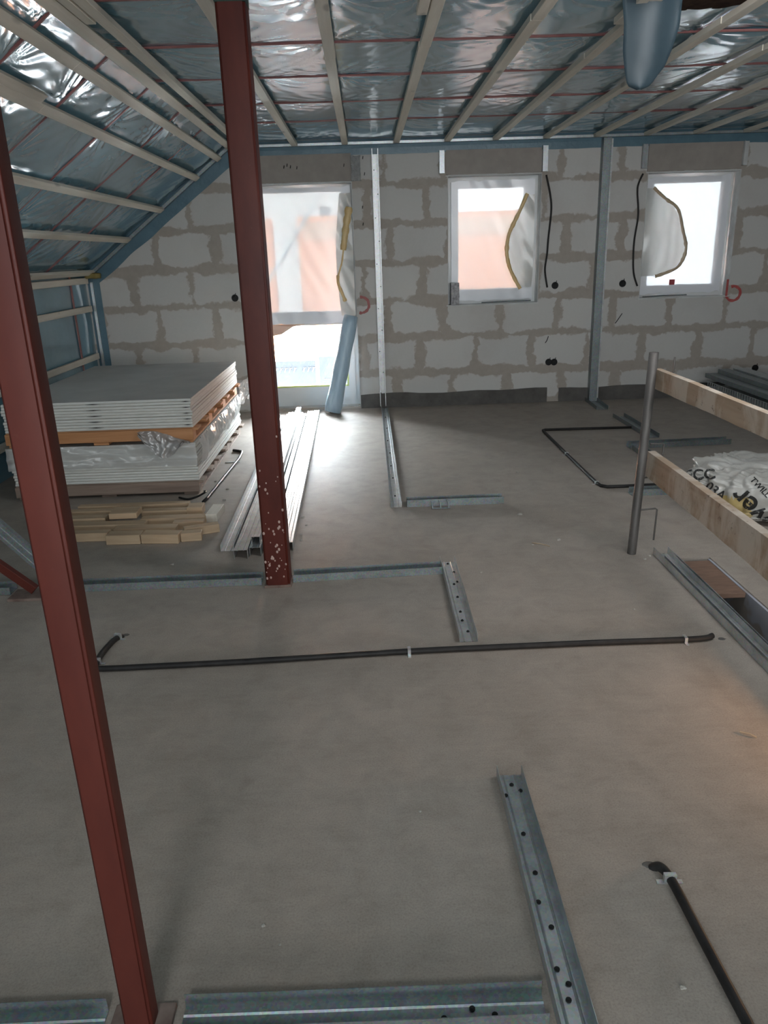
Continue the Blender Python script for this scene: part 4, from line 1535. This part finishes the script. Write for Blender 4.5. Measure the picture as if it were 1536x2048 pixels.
prof_obj('drywall_profile', u_prof(0.075, 0.036), (-0.800, 3.83, 0.001), (-0.855, 7.40, 0.001), GALV, 'leftmost open channel of the long profile bundle', wob=0.004)
prof_obj('drywall_profile', u_prof(0.072, 0.050, inv=True), (-0.708, 3.71, 0.001), (-0.765, 7.40, 0.001), GALV_B, 'second profile from the left in the long bundle, face up')
prof_obj('drywall_profile', u_prof(0.045, 0.042, inv=True), (-0.636, 3.79, 0.052), (-0.700, 7.42, 0.052), GALV_B, 'narrow profile lying raised on the long bundle')
prof_obj('drywall_profile', u_prof(0.060, 0.050, inv=True), (-0.636, 3.74, 0.001), (-0.690, 7.38, 0.001), GALV, 'face up profile under the narrow raised one in the long bundle')
prof_obj('drywall_profile', u_prof(0.030, 0.050, inv=True, rib=0), (-0.573, 3.76, 0.001), (-0.640, 7.32, 0.001), GALV, 'slim profile in the middle of the long bundle')
PRN = NT('printed_galvanised_steel')
_v = PRN.coord()
_c = PRN.ramp(PRN.noise(PRN.coord((14, 40, 1)), 3.0, 3, 0.8), [(0.56, (0.80, 0.81, 0.81)), (0.63, (0.38, 0.39, 0.40))])
PRN.set(Base_Color=_c, Metallic=0.75, Roughness=0.32)
prof_obj('drywall_profile', u_prof(0.052, 0.050, inv=True), (-0.522, 3.76, 0.001), (-0.588, 7.42, 0.001), PRN.m, 'printed face up profile, second from the right in the long bundle')
prof_obj('drywall_profile', u_prof(0.052, 0.050, inv=True), (-0.468, 3.80, 0.001), (-0.528, 7.45, 0.001), PRN.m, 'rightmost printed face up profile of the long bundle')

# blue roll leaning in the door
bm = bmesh.new()
pA, pB = Vector((-0.375, 7.52, 0.012)), Vector((-0.150, 7.66, 0.935))
ax = (pB - pA).normalized()
pts = [pA.lerp(pB, k / 14) for k in range(15)]
tube(bm, pts, lambda t: 0.083 + 0.004 * math.sin(t * 17) - 0.012 * t, 28)
for v in bm.verts:
    if v.co.z < 0.03 + 0.1: v.co.z = max(v.co.z, 0.002)
ro = obj('foam_roll', bm, BLUEFOAM, None, True)
tag(ro, 'light blue roll of foam film leaning in the balcony door', 'roll')

# ================================================================= CONDUITS
def conduit(pts, r, label, clips=(), name='conduit', mat=RUBBER, n=8):
    t = thing(name, label, 'conduit', (pts[0][0], pts[0][1], 0), 'black conduits fixed on the floor')
    bm = bmesh.new()
    tube(bm, pts, r, 10)
    obj('pipe', bm, mat, t, True)
    for c in clips:
        bm = bmesh.new()
        x, y, dx, dy = c
        beam(bm, (x - dx * 0.006, y - dy * 0.006, r), (x + dx * 0.006, y + dy * 0.006, r), r * 2 + 0.006, r * 2 + 0.004)
        beam(bm, (x - dx * 0.006 + dy * 0.0, y - dy * 0.006, 0.002), (x + dx * 0.006, y + dy * 0.006, 0.002), r * 2 + 0.040, 0.003)
        obj('clip', bm, GALV_B, t)
    return t


r = 0.012
conduit(smooth_path([(-1.085, 2.885, 0.0), (-1.100, 2.84, r), (-1.115, 2.74, r), (-1.115, 2.645, r)], 6) + smooth_path([(-1.105, 2.612, r), (-1.07, 2.603, r), (-0.9, 2.605, r), (-0.5, 2.615, r), (0.12, 2.643, r), (0.8, 2.652, r), (1.25, 2.650, r), (1.34, 2.672, r)], 8),
        r, 'long black conduit crossing the whole floor from left to right', [(0.12, 2.643, 1, 0), (1.22, 2.651, 1, 0), (-1.095, 2.865, 0.3, 1), (-1.115, 2.66, 0, 1)])
r = 0.011
conduit([(2.27, 6.39, r), (1.9, 6.405, r), (1.52, 6.415, r), (1.497, 6.40, r), (1.495, 6.37, r), (1.493, 5.6, r), (1.497, 4.80, r), (1.505, 4.735, r), (1.54, 4.705, r), (1.65, 4.703, r), (1.9, 4.713, r), (2.2, 4.72, r)],
        r, 'black conduit bent in a rectangle behind the guard rail post', [(1.493, 5.58, 0, 1), (1.497, 4.80, 0, 1)])
r = 0.012
conduit(smooth_path([(0.675, 1.512, -0.005), (0.690, 1.500, 0.012), (0.703, 1.455, r), (0.708, 1.30, r), (0.714, 1.10, r), (0.722, 0.9, r)], 8),
        r, 'black conduit in the right foreground running out of the bottom edge', [(0.701, 1.462, 0.05, 1)])
r = 0.011
conduit([(-1.135, 6.075, r), (-1.085, 6.045, r), (-1.058, 6.02, r), (-1.050, 5.97, r), (-1.045, 5.79, r), (-1.07, 5.3, r), (-1.095, 4.78, r), (-1.105, 4.70, r)],
        r, 'grey black conduit on the floor right of the pallet stack')
bm = bmesh.new()
tube(bm, smooth_path([(-1.29, 4.82, 0.01), (-1.22, 4.77, 0.012), (-1.16, 4.80, 0.02), (-1.12, 4.86, 0.03), (-1.14, 4.91, 0.02)], 6), 0.007, 6)
tag(obj('strap_end', bm, BLACK, None, True), 'curled black strap end on the floor at the pallet corner', 'strap')
bm = bmesh.new()
beam(bm, (-1.14, 5.72, 0.004), (-1.03, 5.73, 0.004), 0.02, 0.004)
tag(obj('metal_strip', bm, GALV), 'short metal strip on the floor between stack and conduit', 'metal strip')
# torn concrete holes where the conduits end
for (x, y, lb) in ((-1.075, 2.90, 'small broken hole in the screed at the left conduit end'), (1.375, 2.665, 'small broken hole in the screed at the right conduit end'), (0.672, 1.52, 'small broken hole in the screed at the foreground conduit end')):
    bm = bmesh.new()
    n = 14
    c0 = bm.verts.new((x, y, 0.001))
    ring = [bm.verts.new((x + (0.009 + 0.004 * noise.noise(Vector((k, x, 0)))) * math.cos(2 * PI * k / n) * 1.3, y + 0.009 * math.sin(2 * PI * k / n), 0.0015)) for k in range(n)]
    ring2 = [bm.verts.new((c.co.x + (c.co.x - x) * 0.4, c.co.y + (c.co.y - y) * 0.4, 0.0)) for c in ring]
    for k in range(n):
        bm.faces.new((c0, ring[k], ring[(k + 1) % n]))
        bm.faces.new((ring[k], ring2[k], ring2[(k + 1) % n], ring[(k + 1) % n]))
    tag(obj('screed_hole', bm, MORTAR), lb, 'hole')

# ================================================================= GUARD RAIL
gr = thing('guard_rail', 'guard rail of a scaffold tube post with two dirty timber boards at the stair opening', 'guard rail', (1.33, 3.58, 0))
bm = bmesh.new()
N = 20
ri, ro_ = 0.0185, 0.0225
rings = []
pz0, pz1 = Vector((1.322, 3.585, 0.0)), Vector((1.352, 3.585, 1.022))
for z_, rr_ in ((0, ro_), (1, ro_), (1, ri), (0.9, ri)):
    c_ = pz0.lerp(pz1, z_)
    rings.append([bm.verts.new((c_.x + rr_ * math.cos(2 * PI * k / N), c_.y + rr_ * math.sin(2 * PI * k / N), c_.z)) for k in range(N)])
for a, b in zip(rings[:-1], rings[1:]):
    for k in range(N):
        bm.faces.new((a[k], a[(k + 1) % N], b[(k + 1) % N], b[k]))
bm.faces.new(rings[-1])
obj('post', bm, STEEL, gr, True)


def plank(x, ya, yb, z0a, z1a, z0b, z1b, th):
    bm = bmesh.new()
    n = 60
    prev = None
    for k in range(n + 1):
        t_ = k / n
        y = ya + (yb - ya) * t_
        z0_ = z0a + (z0b - z0a) * t_ + 0.004 * noise.noise(Vector((y * 3, x, 0))) + 0.003 * noise.noise(Vector((y * 14, x, 2)))
        z1_ = z1a + (z1b - z1a) * t_ + 0.0015 * noise.noise(Vector((y * 3, x, 7)))
        q = [bm.verts.new(p) for p in ((x, y, z0_), (x + th, y, z0_), (x + th, y, z1_), (x, y, z1_))]
        if prev:
            for i in range(4):
                j = (i + 1) % 4
                bm.faces.new((prev[i], q[i], q[j], prev[j]))
        else:
            bm.faces.new(q)
        prev = q
    bm.faces.new(prev[::-1])
    return bm


obj('board', plank(1.366, 3.60, 0.3, 0.852, 0.944, 0.86, 0.93, 0.032), PLANK, gr)
obj('board', plank(1.366, 3.60, 0.3, 0.412, 0.538, 0.33, 0.50, 0.038), PLANK, gr)
for (z, xx) in ((0.99, 1.45), (0.56, 1.45), (0.235, 1.44)):
    bm = bmesh.new()
    zz = z if z < 0.9 else 0.845
    if z > 0.9:
        pts = [(1.35, 3.60, 0.845), (1.46, 3.62, 0.845), (1.466, 3.62, 0.86), (1.468, 3.62, 0.992)]
        tube(bm, pts, 0.0045, 6)
    elif z > 0.5:
        pts = [(1.35, 3.60, 0.40), (1.44, 3.62, 0.40), (1.446, 3.62, 0.42), (1.453, 3.62, 0.565), (1.38, 3.61, 0.572)]
        tube(bm, pts, 0.0045, 6)
    else:
        pts = [(1.345, 3.60, 0.230), (1.435, 3.61, 0.232), (1.444, 3.61, 0.226), (1.440, 3.61, 0.06)]
        tube(bm, pts, 0.0045, 6)
    obj('bracket_pin', bm, STEEL, gr)
bm = bmesh.new()
box(bm, 1.375, 1.40, 3.50, 3.70, 0.846, 0.850)
obj('bracket_pin', bm, STEEL, gr)

# board bridging the far end of the stair opening
bm = bbox(HX0 + 0.004, HX1 - 0.014, 3.085, 3.47, -0.030, -0.006, 0.002)
tag(obj('cover_board', bm, PLY), 'red brown board lying over the end of the stair opening', 'board')
bm = bmesh.new()
pts = smooth_path([(1.74, 2.88, 0.03), (1.80, 2.80, 0.07), (1.88, 2.75, 0.06), (1.98, 2.76, 0.03)], 6)
tube(bm, pts, lambda t: 0.045 + 0.01 * math.sin(t * 9), 12)
tag(obj('dark_rag', bm, BLACK, None, True), 'dark rag lying beyond the stair opening at the right edge', 'rag')

# insulation bag
bagc = Vector((2.31, 4.15, 0))
bm = bmesh.new()
bmesh.ops.create_icosphere(bm, subdivisions=6, radius=1.0)
e = lambda q, k: math.copysign(abs(q) ** k, q)
for v in bm.verts:
    p = v.co.copy()
    x = e(p.x, 0.8) * 0.44
    y = e(p.y, 0.8) * 0.33
    zz = 0.150 + e(p.z, 0.55) * 0.155
    zz += 0.045 * max(0, p.z) * noise.noise(Vector((p.x * 2.0, p.y * 1.8, 0)))
    # creases gathering towards the knot on top
    kx, ky = p.x + 0.15, p.y + 0.1
    an = math.atan2(ky, kx)
    rad = math.hypot(kx, ky)
    left = 1 / (1 + math.exp((p.x + 0.05) * 5))
    cr = math.sin(an * 17 + 4 * noise.noise(Vector((an * 3, rad * 2, p.z * 2)))) * min(1, rad * 2)
    nn = noise.noise(p * 2.2)
    ridged = 1 - abs(noise.noise(Vector((p.x * 4 + p.z, p.y * 7, p.z * 7)))) * 2.2
    sc = 1 + 0.07 * nn + 0.035 * cr * (0.25 + left) + 0.045 * (ridged - 0.6)
    pk = 0.03 * math.exp(-((p.x + 0.15) ** 2 + (p.y + 0.1) ** 2) / 0.012) * max(0, p.z)
    v.co = Vector((x * sc, y * sc, max(0.002, zz * sc + pk)))
bmesh.ops.rotate(bm, verts=bm.verts[:], cent=(0, 0, 0), matrix=Matrix.Rotation(R(-14), 3, 'Z'))
for v in bm.verts: v.co += bagc
for f in bm.faces:
    c_ = f.calc_center_median()
    if abs(c_.x - 1.98 - 0.35 * (4.0 - c_.y)) < 0.05 + 0.02 * noise.noise(c_ * 9) and c_.z < 0.17 and c_.y < 4.1: f.material_index = 1
bm.normal_update()
bvh = BVHTree.FromBMesh(bm)
bag = obj('insulation_bag', bm, [BAGM, BAGY], None, True)
tag(bag, 'crumpled white plastic bag with black lettering lying behind the guard rail', 'bag')


def print_on_bag(s, px, size, ang, mat, nm='lettering', target=None):
    """lettering draped on the bag: px is the aimed point on the bag, text plane faces the viewer side."""
    cu = bpy.data.curves.new('txt', 'FONT')
    cu.body = s
    cu.size = size
    cu.align_x = 'CENTER'
    cu.align_y = 'CENTER'
    cu.offset = size * 0.02
    to = bpy.data.objects.new('txt', cu)
    C.objects.link(to)
    bpy.context.view_layer.update()
    me = bpy.data.meshes.new_from_object(to)
    C.objects.unlink(to)
    bpy.data.objects.remove(to)
    b = bmesh.new()
    b.from_mesh(me)
    bmesh.ops.triangulate(b, faces=b.faces[:])
    for _ in range(2):
        bmesh.ops.subdivide_edges(b, edges=[e_ for e_ in b.edges if e_.calc_length() > size * 0.08], cuts=1)
        bmesh.ops.triangulate(b, faces=b.faces[:])
    d = (Vector(px) - Vector((0, 0, 1.5))).normalized()
    su = d.cross(Vector((0, 0, 1))).normalized()
    uu = su.cross(d).normalized()
    org = Vector(px) - d * 1.2
    ca, sa = math.cos(ang), math.sin(ang)
    dead = []
    for v in b.verts:
        q = org + su * (v.co.x * ca - v.co.y * sa) + uu * (v.co.x * sa + v.co.y * ca)
        hit, nrm, idx, dist = bvh.ray_cast(q, d)
        if hit is None:
            dead.append(v)
        else:
            v.co = hit + nrm * 0.0025
    bmesh.ops.delete(b, geom=dead, context='VERTS')
    bmesh.ops.remove_doubles(b, verts=b.verts[:], dist=0.00005)
    split_obj('letter', b, mat, bag)


print_on_bag('over', (2.02, 3.744, 0.15), 0.15, R(137), INK)
print_on_bag('ECC', (2.022, 4.435, 0.15), 0.085, R(8), INK)
print_on_bag('03A', (1.965, 4.09, 0.155), 0.07, R(-32), INK)
print_on_bag('TWILL', (2.25, 4.144, 0.15), 0.045, R(-42), INK)
bm = bmesh.new()
n = 22
for j in range(10):
    pass
bm.free()
bm = bmesh.new()
bmesh.ops.create_icosphere(bm, subdivisions=3, radius=1.0)
for v in bm.verts:
    k = 1 + 0.2 * noise.noise(v.co * 2.2)
    v.co = Vector((v.co.x * 0.17 * k + 2.52, v.co.y * 0.12 * k + 4.16, v.co.z * 0.06 * k + 0.275))
tag(obj('mineral_wool', bm, WOOL, bag, True), 'dark wool showing in the open mouth')

# stack of metal lath and profiles at the far right
random.seed(21)
bx = 3.30
pp = thing('support_pallet', 'low wooden bearer under the profile stack at the far right', 'bearer', (3.9, 7.0, 0))
obj('bearer', bbox(3.30, 4.6, 6.95, 7.05, 0, 0.07), PALLET_G, pp)
obj('bearer', bbox(3.30, 4.6, 5.0, 5.10, 0, 0.07), PALLET_G, pp)
lay = [(3.28, 0.071, 0.03), (3.29, 0.102, 0.03), (3.27, 0.133, 0.03)]
# comb edged perforated angles
for i in range(3):
    x0 = 3.235 + 0.006 * i
    z0 = 0.072 + i * 0.062
    bm = bmesh.new()
    box(bm, x0, x0 + 0.22, 4.3, 7.25 - 0.02 * i, z0 + 0.0, z0 + 0.0025)
    y = 4.3
    box(bm, x0, x0 + 0.002, 4.3, 7.25 - 0.02 * i, z0 + 0.052, z0 + 0.058)
    while y < 7.22 - 0.02 * i:
        box(bm, x0, x0 + 0.002, y, y + 0.020, z0 + 0.0025, z0 + 0.052)
        y += 0.046
    box(bm, x0 + 0.22, x0 + 0.222, 4.3, 7.2, z0, z0 + 0.058)
    tag(obj('perforated_angle', bm, GALV), 'slotted metal angle in the stack at the far right, %s from the bottom' % ordinal(i), 'metal profile', 'slotted angles in the far right stack')
for i, (xa, z0, wd, h, m_) in enumerate(((3.34, 0.245, 0.16, 0.04, GALV_D), (3.45, 0.245 + 0.042, 0.10, 0.04, GALV_D), (3.52, 0.072, 0.10, 0.10, GALV_D), (3.57, 0.29, 0.12, 0.05, GALV), (3.70, 0.25, 0.12, 0.05, GALV_D), (3.83, 0.27, 0.30, 0.03, GALV_B), (3.64, 0.072, 0.5, 0.17, GALV_D))):
    bm = bmesh.new()
    extrude_profile(bm, u_prof(wd, h, inv=True), (xa + wd / 2, 4.4, z0), (xa + wd / 2, 7.45 - 0.03 * i, z0), up=(0, 0, 1), n=4)
    tag(obj('drywall_profile', bm, m_), 'long metal profile lying in the far right stack, %s from the left' % ordinal(i), 'metal profile', 'profiles in the far right stack')

# crumbs and debris
LANDM = [('the middle column foot', -0.47, 3.38), ('the foot of the guard rail post', 1.33, 3.58), ('the cross track with the wire clip', 0.55, 4.5),
         ('the foreground column', -0.3, 1.35), ('the right foreground track', 0.5, 1.3), ('the offcut pile', -1.05, 4.2), ('the pallet corner', -1.1, 5.1),
         ('the short track by the long conduit', 0.5, 3.2), ('the right end of the long conduit', 1.3, 2.8), ('the middle of the foreground floor', 0.0, 1.9), ('the left foreground floor', -0.9, 1.9), ('the left floor track', -1.06, 3.5)]
seen = {}
random.seed(9)
DB = [(-1.059, 3.665, 0.012), (0.999, 3.812, 0.014), (-0.298, 1.386, 0.006), (0.518, 3.415, 0.008), (1.034, 5.153, 0.012), (0.874, 4.244, 0.016), (-0.434, 4.346, 0.012), (-0.42, 4.045, 0.009),
      (0.845, 3.754, 0.008), (-0.992, 4.30, 0.012), (-0.253, 1.331, 0.004), (-0.40, 4.2, 0.008), (-0.41, 3.95, 0.01), (0.55, 1.05, 0.012), (0.62, 1.18, 0.008), (-1.12, 5.2, 0.01), (-1.0, 5.0, 0.012), (-1.06, 5.5, 0.009),
      (-0.98, 4.75, 0.014), (1.12, 2.95, 0.007), (0.1, 1.75, 0.005), (-0.9, 1.9, 0.006), (1.36, 3.50, 0.01), (1.40, 3.54, 0.008)]
base_bm = []
for i, (x, y, r_) in enumerate(DB):
    bm = bmesh.new()
    bmesh.ops.create_icosphere(bm, subdivisions=2, radius=1)
    for v in bm.verts:
        k = 1 + 0.5 * noise.noise(v.co * 1.6 + Vector((i * 3.1, 0, 0)))
        v.co = Vector((v.co.x * k * 1.2, v.co.y * k, max(-0.35, v.co.z * k * 0.6))) * r_
    mz = min(v.co.z for v in bm.verts)
    for v in bm.verts: v.co = (v.co - Vector((0, 0, mz))) * 0.75
    o = obj('plaster_crumb', bm, CRUMB)
    o.location = (x, y, 0.0)
    lm = min(LANDM, key=lambda q: (q[1] - x) ** 2 + (q[2] - y) ** 2)
    seen[lm[0]] = seen.get(lm[0], 0) + 1
    more = [q for q in DB if min(LANDM, key=lambda g_: (g_[1] - q[0]) ** 2 + (g_[2] - q[1]) ** 2) is lm]
    rank = sorted(more, key=lambda q: q[0]).index((x, y, r_))
    pos = '' if len(more) == 1 else ', %s from the left there' % ordinal(rank)
    tag(o, 'plaster crumb by ' + lm[0] + pos, 'debris', 'plaster crumbs scattered on the floor')
for i, (p0, p1) in enumerate((((1.158, 2.053, 0.003), (1.196, 2.02, 0.003)), ((0.85, 3.78, 0.003), (0.93, 3.72, 0.003)))):
    bm = bmesh.new()
    tube(bm, [p0, ((p0[0] + p1[0]) / 2 + 0.004, (p0[1] + p1[1]) / 2, 0.006), p1], 0.0022, 5)
    tag(obj('wood_splinter', bm, OFFCUT), ('thin splinter on the floor at the right edge', 'thin splinter on the floor in front of the guard rail post')[i], 'debris')
